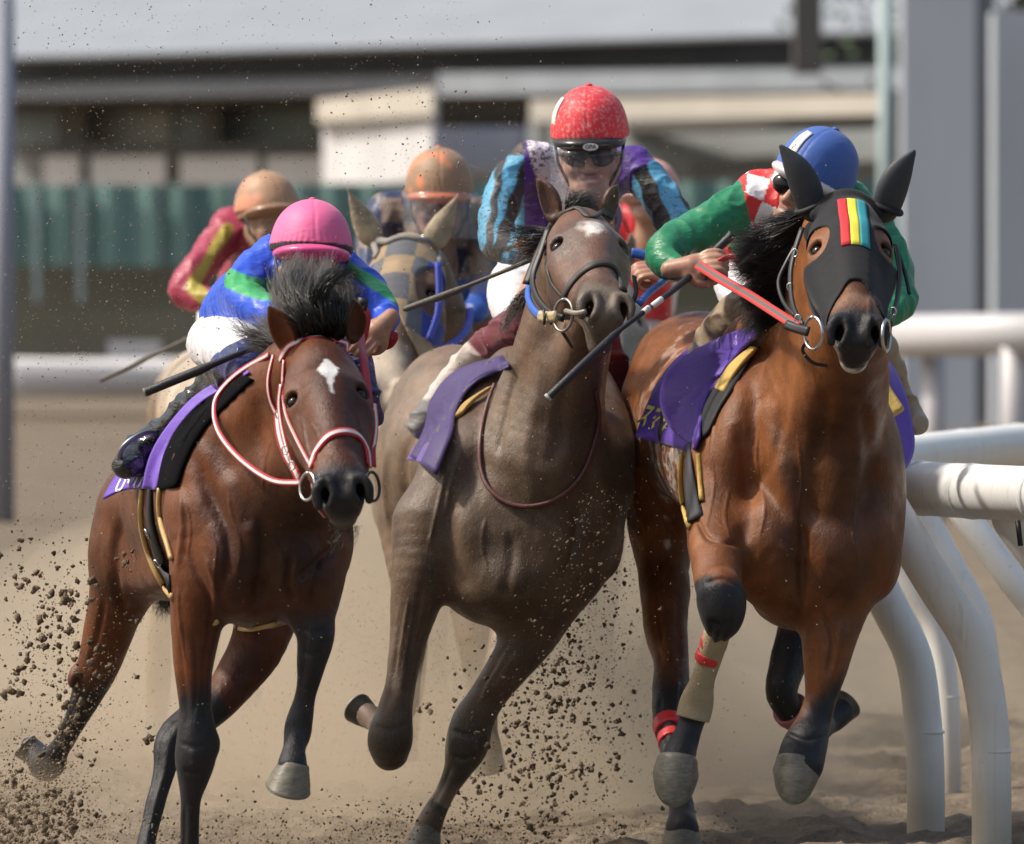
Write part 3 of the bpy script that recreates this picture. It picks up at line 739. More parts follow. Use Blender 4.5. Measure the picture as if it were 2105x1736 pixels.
# ---------------------------------------------------------------- horse 1: dark bay, red and white bridle, left
Y1 = 23.4
def horse_one():
    root = empty('horse', P(540, 1741, Y1+.7), 'dark bay racehorse with a white star and a red and white bridle, at left', 'horse', 'racehorses galloping round the bend')
    b = Blob(Y1)
    b.ell(550, 1050, .32, 168, 205, .42, k=.08)
    b.ell(520, 1085, .08, 120, 190, .2, k=.08)
    b.chain([(520, 1010, .5, 390), (430, 1020, 1.1, 340), (362, 1060, 1.6, 260)], k=.1, n=3)
    b.ell(350, 1085, 1.75, 148, 150, .38, k=.1)
    # neck
    b.chain([(640, 745, -.28, 130), (600, 800, -.15, 170), (560, 875, 0, 230), (535, 960, .12, 300)], k=.08)
    b.chain([(668, 840, -.35, 110), (640, 930, -.22, 170), (590, 1010, -.02, 240)], k=.08)
    b.chain([(610, 735, -.2, 90), (550, 785, .12, 90), (505, 850, .5, 110)], k=.07)
    b.chain([(505, 850, .42, 110), (440, 920, .25, 130), (408, 1020, .1, 120), (420, 1100, .05, 110)], k=.07)
    b.ell(428, 985, .12, 66, 150, .16, roll=18, k=.06)
    b.ell(662, 1075, .1, 58, 120, .16, roll=-8, k=.06)
    # pectorals
    b.ell(480, 1150, -.02, 80, 115, .13, k=.035); b.ell(600, 1150, -.02, 82, 112, .13, k=.035)
    b.ell(535, 1230, .12, 95, 60, .2, k=.05); b.ell(625, 1200, .0, 62, 80, .12, k=.04)
    b.chain([(420, 1040, .0, 90), (455, 1120, -.06, 80), (500, 1200, -.05, 60)], k=.03)
    b.chain([(500, 1000, -.1, 70), (520, 1080, -.12, 60), (535, 1160, -.1, 50)], k=.03)
    fl = [(430, 1080, .05, 170), (412, 1190, 0, 128), (403, 1300, 0, 100), (398, 1380, 0, 78), (402, 1450, 0, 66), (404, 1505, 0, 80), (402, 1550, 0, 86), (398, 1595, 0, 66), (392, 1650, 0, 42), (389, 1740, 0, 38), (388, 1800, 0, 46), (386, 1835, 0, 40)]
    b.chain(fl, k=.05)
    b.chain([(380, 1180, -.03, 50), (382, 1290, -.03, 40), (392, 1390, -.03, 26)], k=.012)
    b.chain([(436, 1200, -.02, 54), (425, 1300, -.03, 40), (418, 1400, -.02, 24)], k=.012)
    b.ell(437, 1530, 0, 14, 22, .03, k=.02)
    fr_ = [(640, 1120, .05, 150), (642, 1200, 0, 120), (642, 1265, -.03, 92), (648, 1310, -.05, 78), (640, 1365, -.05, 60), (628, 1430, -.03, 44), (616, 1480, -.02, 56), (612, 1505, -.02, 58), (604, 1540, -.05, 50), (602, 1575, -.08, 64)]
    b.chain(fr_, k=.05)
    hl = [(290, 1050, 1.5, 180), (262, 1170, 1.55, 150), (232, 1270, 1.6, 112), (208, 1350, 1.65, 92), (188, 1405, 1.7, 74), (168, 1455, 1.72, 56), (143, 1505, 1.75, 46), (118, 1545, 1.8, 46), (97, 1572, 1.85, 70), (76, 1552, 1.9, 56), (64, 1538, 1.92, 48)]
    b.chain(hl, k=.06); b.ell(152, 1392, 1.66, 12, 24, .03, roll=10, k=.02)
    b.chain([(262, 1140, 1.5, 120), (310, 1180, 1.3, 90), (350, 1180, 1.0, 70)], k=.1)
    hr = [(560, 1200, 1.3, 150), (535, 1310, 1.2, 120), (492, 1385, 1.15, 98), (450, 1440, 1.1, 84), (400, 1480, 1.05, 76), (352, 1520, 1.0, 62), (338, 1590, .95, 46), (318, 1660, .9, 40), (300, 1736, .85, 40), (296, 1780, .8, 48)]
    b.chain(hr, k=.06)
    fr = Frame(P(652, 690, Y1-.42), 11, 46, -6, 1.00, 4)
    horse_head(b, fr)
    fd = np.array([-.25, -1, .15])
    ear(b, P(592, 712, Y1-.33), P(550, 628, Y1-.40), .080, (-.5, -1, .1), 1); ear(b, P(727, 695, Y1-.36), P(724, 612, Y1-.42), .070, (.45, -1, .1), 1)
    # nostril hollow fleshy chin, throat latch
    def colf(v, n):
        c = np.tile(np.array([.070, .020, .009]), (len(v), 1))
        lg = legblack(v, [wch(Y1, fl[3:]), wch(Y1, fr_[2:]), wch(Y1, hl[4:]), wch(Y1, hr[4:])]); 
        nz = vnoise(v*18)*.05
        topz = {0: P(0, 1370, Y1).z, 1: P(0, 1262, Y1).z}
        xl = v[:, 0] < P(500, 0, Y1).x
        zb = np.where(v[:, 1] > Y1+.75, P(0, 1400, Y1+1.3).z, np.where(xl, P(0, 1400, Y1).z, P(0, 1255, Y1).z))
        blk = sstep(.05, -.06, v[:, 2]-zb+nz-.02)*(lg < .05)
        c = mixc(c, (.020, .019, .022), blk)
        red = sstep(.45, .7, vnoise(v*np.array([3, 3, 2])+2)); c = mixc(c, (.165, .048, .015), red*.6*(1-blk)); left_lit = sstep(.0, .7, -n[:, 0]*.8+vnoise(v*5)*.5-.2); c = mixc(c, (.19, .070, .027), left_lit*.45*(1-blk))  # left-facing coat painted lighter, side light put into the colour
        L = fr.loc(v); hd = (L[:, 2] > .47) & (L[:, 2] < .8) & (np.abs(L[:, 0]) < .12) & (np.abs(L[:, 1]) < .25)
        mz = sstep(.515, .56, L[:, 2]+vnoise(v*40)*.02)*hd; c = mixc(c, (.018, .016, .017), mz)
        grey = sstep(.0, .6, vnoise(v*30))*hd*sstep(-.06, -.11, L[:, 1])*sstep(.5, .56, L[:, 2]); c = mixc(c, (.16, .13, .12), grey*.5)
        inface = (L[:, 1] > -.12) & (np.abs(L[:, 0]) < .1) & (L[:, 2] > 0) & (L[:, 2] < .5)
        # star: kite with a thin tail
        x, t = L[:, 0]+.0, L[:, 2]; nz2 = (vnoise(v*90)-.5)*.012
        wd = np.where(t < .165, (t-.112)/.053*.028, np.clip((.285-t)/.112, 0, 1)**1.8*.031)
        star = sstep(.004, -.004, np.abs(x-.012)-wd+nz2)*inface*(t > .11)*(t < .30); c = mixc(c, (.75, .74, .74), star)
        dark = sstep(.035, .012, np.linalg.norm(np.stack([np.abs(L[:, 0])-.093, L[:, 1]+.032, L[:, 2]-.214], 1), axis=1)); c = mixc(c, BLACK, dark*.75)
        pX, pY = PX(v); chest_shade = sstep(1.1, .35, np.hypot((pX-565)/135, (pY-1120)/190)+(vnoise(v*8)-.5)*.5)*(v[:, 1] > Y1-.35)*(v[:, 1] < Y1+.6); c = mixc(c, (.022, .010, .008), chest_shade*.62*(1-blk))  # chest centre darkened, its shade put into the coat colour
        return c
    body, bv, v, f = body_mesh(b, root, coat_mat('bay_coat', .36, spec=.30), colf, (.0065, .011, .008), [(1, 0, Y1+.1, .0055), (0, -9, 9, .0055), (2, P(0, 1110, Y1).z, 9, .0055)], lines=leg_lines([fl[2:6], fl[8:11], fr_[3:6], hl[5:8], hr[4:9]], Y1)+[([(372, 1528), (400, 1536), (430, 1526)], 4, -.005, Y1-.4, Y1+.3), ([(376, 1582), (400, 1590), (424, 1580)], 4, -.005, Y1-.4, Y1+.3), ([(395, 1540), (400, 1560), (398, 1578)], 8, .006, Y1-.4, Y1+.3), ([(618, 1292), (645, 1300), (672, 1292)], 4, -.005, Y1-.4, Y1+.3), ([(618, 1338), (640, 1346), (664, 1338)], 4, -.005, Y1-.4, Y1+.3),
        ([(536, 1060), (540, 1130), (534, 1200), (530, 1250)], 13, -.016, Y1-.4, Y1+.4),
        ([(398, 930), (425, 1000), (462, 1080), (470, 1150), (452, 1220)], 14, -.016, Y1-.4, Y1+.4),
        ([(610, 1190), (650, 1160), (690, 1120)], 9, -.014, Y1-.4, Y1+.4), ([(606, 1240), (590, 1200), (598, 1140)], 8, -.014, Y1-.4, Y1+.4),
        ([(425, 880), (470, 960), (500, 1040), (515, 1090)], 22, -.010, Y1-.4, Y1+.4), ([(520, 800), (535, 880), (560, 960), (590, 1030)], 24, -.012, Y1-.4, Y1+.4),
        ([(386, 1130), (405, 1180), (432, 1240), (428, 1330)], 6, -.009, Y1-.4, Y1+.3), ([(420, 1140), (440, 1200), (444, 1270)], 5, .006, Y1-.4, Y1+.3),
        ([(400, 1300), (404, 1400), (400, 1470)], 5, -.006, Y1-.4, Y1+.3), ([(366, 1200), (372, 1290), (384, 1370)], 2.2, .004, Y1-.4, Y1+.3),
        ([(640, 1290), (634, 1340)], 5, .005, Y1-.4, Y1+.3), ([(655, 1140), (648, 1200), (640, 1250)], 6, -.008, Y1-.4, Y1+.3),
        ([(560, 1100), (585, 1160), (570, 1220)], 2.4, .004, Y1-.4, Y1+.3), ([(430, 1080), (445, 1130), (440, 1190), (452, 1250)], 2.0, .0045, Y1-.4, Y1+.3), ([(600, 1040), (612, 1090), (640, 1130), (650, 1180)], 2.2, .004, Y1-.4, Y1+.3), ([(560, 900), (545, 950), (540, 1010)], 2.5, .004, Y1-.4, Y1+.4), ([(380, 1020), (392, 1080), (388, 1140)], 2.2, .004, Y1-.4, Y1+.4), ([(470, 1010), (478, 1060), (495, 1120), (488, 1180)], 2.4, .004, Y1-.4, Y1+.3),
        ([(250, 1060), (236, 1140), (240, 1220), (262, 1260)], 9, -.016, Y1+.8, Y1+3), ([(215, 1230), (200, 1310), (178, 1380)], 5, -.008, Y1+.8, Y1+3),
        ([(372, 1010), (376, 1090), (366, 1170)], 6, .010, Y1-.4, Y1+.5),
        ([(622, 860), (632, 920), (650, 960)], 2.2, .0035, Y1-2, Y1), ([(640, 870), (655, 900), (655, 950)], 2.0, .003, Y1-2, Y1), ([(735, 850), (742, 890), (738, 930)], 2.0, .003, Y1-2, Y1),
    ])
    eyes(fr, root)
    hoof(root, (604, 1574), (588, 1636), 70, 96, Y1-.08, tip=.22)
    hoof(root, (386, 1826), (384, 1880), 46, 80, Y1)
    hoof(root, (66, 1548), (48, 1530), 52, 58, Y1+1.92)
    hoof(root, (296, 1778), (292, 1830), 46, 64, Y1+.8)
    # tack
    RW = [(.42, .012, .022), (.70, .68, .68)]; Mr = cloth_mat('red_white_strap', .4, fb=.05)
    A = dict(Y0=Y1-.4, mat=Mr, parent=root, cols=RW)
    strap('browband', bv, [(578, 742), (588, 718), (612, 702), (650, 695), (695, 697), (722, 708), (735, 735)], w=.022, thick=.006, **A)
    strap('cheek_strap', bv, [(585, 740), (582, 790), (588, 850), (612, 905), (640, 958)], w=.014, **A)
    strap('noseband', bv, [(640, 962), (650, 930), (675, 898), (705, 888), (735, 896), (753, 925), (757, 960)], w=.026, thick=.007, **A)
    strap('cheek_strap', bv, [(563, 730), (552, 780), (556, 820), (570, 852)], w=.016, **A)
    free_strap('cheek_strap', [(570, 850, -.42), (574, 890, -.46), (586, 930, -.5), (604, 962, -.54), (615, 985, -.56)], Y1, .026, Mr, root, RW, face=(-.6, -.8, 0))
    free_strap('cheek_strap', [(578, 790, -.46), (574, 830, -.46), (580, 880, -.48), (594, 935, -.52), (610, 975, -.55)], Y1, .014, Mr, root, RW, face=(-.6, -.8, 0))
    free_strap('cheek_strap', [(768, 830, -.50), (772, 870, -.52), (768, 910, -.56), (758, 950, -.6)], Y1, .022, Mr, root, RW, face=(.7, -.7, 0))
    free_strap('cheek_strap', [(762, 870, -.52), (762, 910, -.56), (754, 950, -.6)], Y1, .014, Mr, root, RW, face=(.7, -.7, 0))
    for x, y, d in ((573, 852, -.44), (586, 925, -.52), (600, 957, -.55)):
        ring('buckle', P(x, y, Y1+d-.012), .012, .0022, (-.5, -1, 0), M_steel, root, .8)
    ring('bit_ring', P(632, 1000, Y1-.80), .038, .0042, (-.9, -.6, .1), M_steel, root)
    ring('bit_ring', P(766, 1000, Y1-.78), .040, .0045, (.9, -.45, .1), M_blk, root)
    free_strap('chin_strap', [(640, 975, -.62), (645, 1010, -.60), (652, 1040, -.56), (668, 1062, -.52)], Y1, .012, Mr, root, RW, face=(-.7, -.7, 0))
    # rein loop hanging on the neck side, passing forward to the hand on the other side
    free_strap('rein', [(735, 640, -.05), (742, 700, -.2), (748, 745, -.35), (760, 860, -.5), (764, 960, -.62)], Y1, .026, cloth_mat('red_rein', .5, fb=.05), root, [(.42, .02, .04), (.45, .03, .05)], face=(.3, -1, 0))
    free_strap('rein', [(620, 992, -.62), (567, 990, -.5), (520, 964, -.35), (477, 926, -.22), (448, 883, -.12), (441, 840, -.02), (452, 806, .02), (494, 764, .02), (554, 730, 0)], Y1, .018, Mr, root, RW, thick=.007, face=(-.6, -.8, .1), bvh=bv)
    # mane: big forelock blown back between the ears, brown tips
    cols = ((.010, .010, .012), (.19, .18, .165)); MY = Y1-.30
    roots = [[(598, 708, MY), (596, 694, MY), (580, 680, MY+.05), (556, 664, MY+.1), (532, 656, MY+.15)],
             [(615, 702, MY-.03), (606, 676, MY-.06), (584, 650, MY), (572, 615, MY+.1), (578, 588, MY+.2)],
             [(635, 700, MY-.04), (620, 660, MY-.1), (590, 620, MY-.06), (585, 570, MY+.06), (600, 538, MY+.2)],
             [(650, 700, MY-.04), (640, 655, MY-.12), (618, 610, MY-.08), (628, 565, MY+.05), (640, 535, MY+.2)],
             [(665, 700, MY-.04), (668, 655, MY-.12), (655, 610, MY-.08), (660, 575, MY+.05), (668, 540, MY+.2)],
             [(680, 700, MY-.03), (696, 665, MY-.1), (694, 620, MY-.08), (676, 585, MY), (690, 572, MY+.05)],
             [(700, 698, MY-.02), (710, 665, MY-.06), (700, 630, MY-.04), (716, 596, MY), (738, 604, MY)]]
    strands('mane', roots, M_hair, root, 2900, 12, .0014, cols)
    fly = [[(640, 690, MY), (628, 630, MY-.1), (640, 580, MY-.1), (690, 562, MY-.05), (742, 590, MY)], [(665, 690, MY), (668, 620, MY-.12), (690, 580, MY-.12), (722, 572, MY-.1), (750, 606, MY-.05)]]
    strands('mane', fly, M_hair, root, 260, 14, .0011, ((.008, .008, .009), (.02, .02, .02)))
    side = [[(598, 715, MY+.1), (575, 700, MY+.15), (545, 690, MY+.2), (520, 690, MY+.25), (505, 680, MY+.3)],
            [(590, 725, MY+.15), (565, 715, MY+.2), (545, 712, MY+.25), (525, 700, MY+.3), (515, 695, MY+.3)]]
    strands('mane', side, M_hair, root, 350, 8, .0015, ((.012, .011, .012), (.07, .06, .055)))
    # whiskers under the chin
    wsk = [[(672, 1060, Y1-.72), (660, 1075, Y1-.72), (652, 1082, Y1-.7), (648, 1085, Y1-.7)], [(700, 1085, Y1-.74), (700, 1098, Y1-.74), (705, 1104, Y1-.74), (712, 1106, Y1-.74)], [(735, 1080, Y1-.74), (738, 1090, Y1-.74), (735, 1098, Y1-.74), (730, 1102, Y1-.74)]]
    strands('whiskers', wsk, M_hair, root, 60, 5, .0006, ((.03, .03, .03), (.12, .11, .1)))
    # tail
    tl = [[(345, 1130, Y1+2.0), (338, 1200, Y1+2.1), (325, 1235, Y1+2.2), (318, 1250, Y1+2.25)], [(365, 1130, Y1+2.0), (352, 1200, Y1+2.1), (345, 1240, Y1+2.2), (340, 1262, Y1+2.25)]]
    strands('tail', tl, M_hair, root, 400, 8, .002, ((.02, .02, .022), (.05, .045, .04)))
    # saddle cloth, saddle pad, girth
    Mc = cloth_mat('purple_cloth', .55, fb=.12); PU = (.125, .055, .42)
    def cf(u, w): return np.tile(np.array(PU), (len(u), 1))
    patch('saddle_cloth', [[(213, 1027, .80), (262, 1004, .74), (322, 1006, .60)], [(236, 985, .86), (285, 965, .80), (330, 950, .62)], [(262, 945, .92), (300, 925, .86), (340, 900, .64)]], Y1, Mc, root, .007, 6, PU, .01, bvh=bv)
    patch('saddle_cloth', [[(292, 1004, .56), (322, 1008, .53)], [(302, 955, .53), (330, 958, .50)], [(318, 915, .51), (343, 918, .48)], [(350, 868, .49), (372, 872, .46)], [(395, 820, .47), (412, 830, .44)], [(445, 786, .44), (458, 800, .42)], [(500, 752, .4), (512, 765, .38)]], Y1, Mc, root, .006, 6, (.17, .085, .50), .006, bvh=bv, off=.04)
    patch('saddle_pad', [[(318, 1010, .50), (364, 1000, .46)], [(334, 950, .50), (385, 940, .44)], [(372, 875, .46), (420, 880, .40)], [(425, 825, .44), (470, 828, .38)], [(500, 770, .40), (520, 780, .34)]], Y1, simple('shaded_pad', (.006, .006, .007), 1.0, spec=.05), root, .012, 6, bvh=bv, off=.014)  # near-black sheet; the recess shade under the cloth is put into its colour
    Mg = simple('tan_girth_edge', (.50, .33, .13), .5, bumps=.1); Mb = simple('black_webbing', (.022, .024, .028), .6, bumps=.3, bscale=300)
    strap('girth_edge', bv, [(296, 1004), (292, 1050), (296, 1095), (312, 1150), (335, 1198), (356, 1226)], Y1+.6, .020, Mg, root, .012)
    strap('girth_edge', bv, [(332, 1004), (330, 1040), (336, 1080), (348, 1120), (356, 1150)], Y1+.6, .014, Mg, root, .012)
    strap('girth', bv, [(314, 1000), (312, 1050), (318, 1095), (332, 1145), (352, 1200)], Y1+.6, .055, Mb, root, .010, off=.004)
    for x, y in ((313, 1092), (332, 1152)):
        c, n_ = snap(bv, x, y, Y1+.6, .018); ring('buckle', c, .014, .003, n_, M_steel, root, .8)
    strap('girth', bv, [(440, 1278), (480, 1290), (520, 1290), (568, 1278)], Y1+.5, .02, Mg, root, .01)
    return root, bv, fr
H1 = horse_one()

# ---------------------------------------------------------------- horse 3: bay with a black hood, right
Y3 = 24.3
def horse_three():
    Y0 = Y3
    root = empty('horse', P(1640, 1741, Y0+.8), 'bay racehorse wearing a black hood with red, yellow and blue stripes, at right', 'horse', 'racehorses galloping round the bend')
    b = Blob(Y0)
    b.ell(1652, 1030, .34, 188, 225, .42, k=.08)
    b.chain([(1620, 960, .5, 410), (1535, 900, 1.1, 390), (1465, 860, 1.6, 350)], k=.1, n=3)
    b.ell(1450, 850, 1.75, 172, 205, .38, k=.1); b.ell(1420, 750, 1.9, 100, 90, .3, k=.1)
    b.chain([(1745, 470, -.3, 130), (1712, 620, -.12, 175), (1690, 760, .05, 215), (1665, 880, .2, 320)], k=.08)
    b.chain([(1752, 600, -.38, 120), (1735, 740, -.2, 185), (1712, 850, -.03, 225), (1690, 950, .05, 260)], k=.08)
    b.chain([(1700, 470, -.2, 100), (1620, 640, .2, 110), (1560, 720, .6, 160)], k=.08)
    b.chain([(1555, 790, .4, 150), (1500, 880, .2, 130), (1478, 980, .08, 120), (1480, 1060, .03, 110)], k=.07)
    b.ell(1500, 950, .12, 62, 165, .16, roll=10, k=.06); b.ell(1810, 980, .12, 52, 150, .16, roll=-5, k=.06)
    b.ell(1578, 1130, -.03, 92, 118, .13, k=.035); b.ell(1712, 1140, -.03, 92, 122, .13, k=.035)
    b.ell(1650, 1215, .08, 110, 82, .2, k=.05); b.ell(1790, 1110, .03, 62, 120, .13, roll=-8, k=.05)
    b.chain([(1600, 860, .0, 70), (1612, 960, -.08, 56), (1635, 1070, -.1, 46)], k=.03)
    b.chain([(1765, 830, -.1, 90), (1745, 930, -.12, 80), (1720, 1030, -.1, 60)], k=.05)
    fl = [(1478, 1030, .05, 130), (1472, 1110, -.08, 118), (1474, 1180, -.24, 102), (1482, 1235, -.34, 94), (1484, 1275, -.34, 78), (1474, 1308, -.29, 48), (1458, 1350, -.25, 40), (1444, 1400, -.22, 40), (1430, 1450, -.18, 62), (1420, 1490, -.18, 54), (1400, 1545, -.22, 66), (1392, 1575, -.24, 74)]
    b.chain(fl, k=.04); b.ell(1484, 1235, -.36, 46, 70, .06, roll=-6, k=.03)
    fr_ = [(1740, 1150, .05, 170), (1715, 1250, .0, 138), (1702, 1320, -.05, 110), (1694, 1390, -.08, 84), (1686, 1440, -.1, 66), (1672, 1490, -.12, 72), (1656, 1530, -.16, 92), (1644, 1572, -.2, 98)]
    b.chain(fr_, k=.05)
    hl = [(1350, 1000, 1.7, 150), (1362, 1130, 1.62, 112), (1366, 1220, 1.5, 104), (1370, 1300, 1.4, 88), (1380, 1365, 1.3, 72), (1378, 1430, 1.2, 80), (1374, 1480, 1.1, 64), (1386, 1560, .9, 48), (1398, 1630, .75, 50), (1402, 1676, .66, 58), (1402, 1705, .6, 72)]
    b.chain(hl, k=.06); b.chain([(1370, 950, 1.5, 150), (1360, 1080, 1.55, 110)], k=.1)
    hr = [(1680, 1150, 1.5, 150), (1650, 1280, 1.3, 100), (1618, 1370, 1.2, 78), (1608, 1430, 1.15, 66), (1640, 1478, 1.2, 58), (1680, 1495, 1.3, 50), (1706, 1480, 1.4, 56), (1724, 1465, 1.45, 60)]
    b.chain(hr, k=.05)
    fr = Frame(P(1744, 402, Y0-.44), 1, 53, 4, 1.035, 0)
    headb = Blob(Y0); horse_head(headb, fr)
    b.ops += headb.ops
    ea = (P(1668, 425, Y0-.38), P(1608, 303, Y0-.42)); eb = (P(1822, 428, Y0-.38), P(1876, 314, Y0-.42))
    ear(b, ea[0], ea[1], .080, (-.35, -1, .1), 1); ear(b, eb[0], eb[1], .080, (.35, -1, .1), -1)
    def colf(v, n):
        c = np.tile(np.array([.165, .055, .017]), (len(v), 1))
        red = sstep(.4, .7, vnoise(v*np.array([3, 3, 2])+2)); c = mixc(c, (.25, .088, .025), red*.6)
        dk = sstep(.45, .7, vnoise(v*np.array([4, 4, 2.4])+12)); c = mixc(c, (.07, .030, .018), dk*.6); left_lit = sstep(.0, .7, -n[:, 0]*.8+vnoise(v*5)*.5-.2); c = mixc(c, (.32, .115, .032), left_lit*.5)  # coat turned to the left is lightened, as lit from that side
        lg = d_chain(v, wch(Y0, fl[3:])); c = mixc(c, (.018, .018, .022), sstep(.05, .02, lg)*(v[:, 1] < Y0+.15)*sstep(.03, -.03, v[:, 2]-P(0, 1185, Y0-.3).z-(vnoise(v*30)-.5)*.06))
        lg = d_chain(v, wch(Y0, fr_[3:])); c = mixc(c, (.016, .016, .019), (lg < .05)*sstep(.04, -.05, v[:, 2]-P(0, 1415, Y0-.1).z-(v[:, 0]-P(1690, 0, Y0).x)*.9))
        lg = d_chain(v, wch(Y0, hl[4:])); c = mixc(c, (.020, .018, .020), (lg < .04)*(v[:, 1] > Y0+.4)*sstep(.06, -.05, v[:, 2]-P(0, 1395, Y0+1.2).z))
        lg = d_chain(v, wch(Y0, hr[1:])); c = mixc(c, (.016, .015, .016), (lg < .06)*(v[:, 1] > Y0+.9)*sstep(.05, -.03, v[:, 2]-P(0, 1290, Y0+1.3).z))
        L = fr.loc(v); hd = (L[:, 2] > .3) & (L[:, 2] < .8) & (np.abs(L[:, 0]) < .13) & (np.abs(L[:, 1]) < .25)
        tan = sstep(.38, .46, L[:, 2])*sstep(.54, .49, L[:, 2])*hd; c = mixc(c, (.26, .16, .11), tan*.6*sstep(.3, .7, vnoise(v*25)))
        mz = sstep(.525, .56, L[:, 2]+vnoise(v*40)*.015)*hd; c = mixc(c, (.020, .018, .019), mz)
        foam = sstep(-.125, -.15, L[:, 1]+(vnoise(v*60)-.5)*.03)*sstep(.50, .54, L[:, 2])*hd; c = mixc(c, (.62, .60, .58), foam)
        sd = sstep(.035, .055, np.abs(L[:, 0]))*sstep(-.06, -.09, L[:, 1])*sstep(.45, .52, L[:, 2])*hd; c = mixc(c, (.30, .22, .18), sd*.6)
        dark = sstep(.035, .012, np.linalg.norm(np.stack([np.abs(L[:, 0])-.093, L[:, 1]+.032, L[:, 2]-.214], 1), axis=1)); c = mixc(c, BLACK, dark*.75)
        pX, pY = PX(v); chest_shade = sstep(1.1, .35, np.hypot((pX-1700)/150, (pY-1040)/250)+(vnoise(v*8)-.5)*.5)*(v[:, 1] > Y0-.35)*(v[:, 1] < Y0+.6); c = mixc(c, (.050, .021, .012), chest_shade*.6)  # shade over the chest centre painted into the coat, edge broken by noise
        # lather on the flank behind the girth
        p = (v-np.array(P(1378, 950, Y0+1.0))); la = sstep(.62, .42, np.abs(p[:, 0])/.075+np.abs(p[:, 2])/.16*.5+(vnoise(v*22)-.5)*1.5)*(v[:, 1] > Y0+.5)
        c = mixc(c, (.62, .57, .54), la*.85*sstep(.35, .5, vnoise(v*70+4)))
        p = (v-np.array(P(1355, 800, Y0+1.2))); la = sstep(1.0, .6, np.abs(p[:, 0]+p[:, 2]*-.45)/.05+np.abs(p[:, 2])/.2*.6+(vnoise(v*22)-.5)*.8)*(v[:, 1] > Y0+.5)*(v[:, 2] > P(0, 910, Y0+1.2).z)
        c = mixc(c, (.62, .56, .52), la*.3*sstep(.45, .65, vnoise(v*40+9)))
        return c
    LN = leg_lines([fr_[2:5], hl[2:5], hl[5:8], fl[4:7]], Y3)+[([(1448, 1200), (1484, 1190), (1520, 1204)], 5, -.006, Y0-.7, Y0), ([(1456, 1276), (1484, 1286), (1510, 1274)], 5, -.006, Y0-.7, Y0), ([(1610, 1505), (1655, 1520), (1700, 1508)], 5, -.007, Y0-.5, Y0+.3), ([(1645, 1040), (1652, 1110), (1648, 1180), (1650, 1260)], 9, -.016, Y0-.5, Y0+.5), ([(1590, 1130), (1572, 1160), (1570, 1210)], 9, -.007, Y0-.5, Y0+.5),
        ([(1600, 1115), (1625, 1150), (1630, 1200), (1614, 1235)], 9, .006, Y0-.5, Y0+.5), ([(1706, 1150), (1732, 1190), (1700, 1250)], 9, -.006, Y0-.5, Y0+.5),
        ([(1510, 870), (1535, 960), (1540, 1060), (1515, 1130)], 17, -.014, Y0-.5, Y0+.5), ([(1612, 740), (1608, 850), (1592, 930), (1560, 1000)], 13, -.011, Y0-.5, Y0+.6),
        ([(1700, 800), (1690, 880), (1668, 970)], 16, -.010, Y0-.6, Y0+.6), ([(1775, 830), (1790, 950), (1780, 1050)], 15, -.010, Y0-.5, Y0+.5),
        ([(1690, 1250), (1712, 1320), (1700, 1390)], 5, -.009, Y0-.5, Y0+.4), ([(1728, 1270), (1722, 1340), (1706, 1400)], 4, .007, Y0-.5, Y0+.4),
        ([(1335, 800), (1325, 880), (1340, 960)], 8, -.010, Y0+1, Y0+3), ([(1310, 960), (1345, 1040), (1400, 1110)], 9, -.016, Y0+1, Y0+3), ([(1345, 1160), (1352, 1250), (1362, 1330)], 5, -.008, Y0+.8, Y0+3),
        ([(1430, 1060), (1450, 1100), (1480, 1112), (1520, 1120)], 5, -.010, Y0-.5, Y0+.4), ([(1560, 880), (1556, 960), (1572, 1040), (1560, 1110)], 2.4, .0045, Y0-.5, Y0+.5), ([(1640, 900), (1648, 980), (1640, 1050)], 2.4, .004, Y0-.5, Y0+.5), ([(1760, 1000), (1752, 1080), (1765, 1160)], 2.4, .0045, Y0-.5, Y0+.5), ([(1500, 1000), (1490, 1060), (1500, 1110)], 2.2, .004, Y0-.5, Y0+.5), ([(1470, 840), (1462, 920), (1468, 1000), (1450, 1090)], 2.2, .004, Y0-.5, Y0+.5),
        ([(1392, 1395), (1388, 1440), (1385, 1480)], 4, .006, Y0+.5, Y0+2), ([(1690, 620), (1695, 680)], 3, .004, Y0-2, Y0-.3), ([(1785, 610), (1790, 670)], 2.5, .004, Y0-2, Y0-.3)]
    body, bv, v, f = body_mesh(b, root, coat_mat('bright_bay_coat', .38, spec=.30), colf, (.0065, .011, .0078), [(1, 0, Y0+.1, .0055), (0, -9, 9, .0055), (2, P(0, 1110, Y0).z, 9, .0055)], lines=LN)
    eyes(fr, root)
    hoof(root, (1392, 1566), (1380, 1666), 92, 104, Y0-.24, depth=-.25, tip=.46, rnd=.42)
    hoof(root, (1640, 1566), (1624, 1660), 96, 100, Y0-.2, depth=-.25, tip=.46, rnd=.42)
    hoof(root, (1402, 1698), (1402, 1775), 72, 96, Y0+.6)
    hoof(root, (1716, 1470), (1745, 1440), 62, 72, Y0+1.48, depth=.3)
    # leg wraps
    Mt = simple('tan_bandage', (.38, .31, .20), .8, bumps=.4, bscale=120); Mred = simple('red_tape', (.62, .04, .045), .4)
    def wrap(name, pts, mat, grow, cutn=True, k=.02):
        w = Blob(Y0); w.chain([(x, y, d, ww+grow) for x, y, d, ww in pts], k)
        a, c = np.array(P(*pts[0][:2], Y0+pts[0][2])), np.array(P(*pts[1][:2], Y0+pts[1][2])); w.cut(a, a-c)
        a, c = np.array(P(*pts[-1][:2], Y0+pts[-1][2])), np.array(P(*pts[-2][:2], Y0+pts[-2][2])); w.cut(a, a-c)
        vv, ff = w.mesh(.004, smooth=1); o = mesh_np(name, vv, ff, mat, root); return o
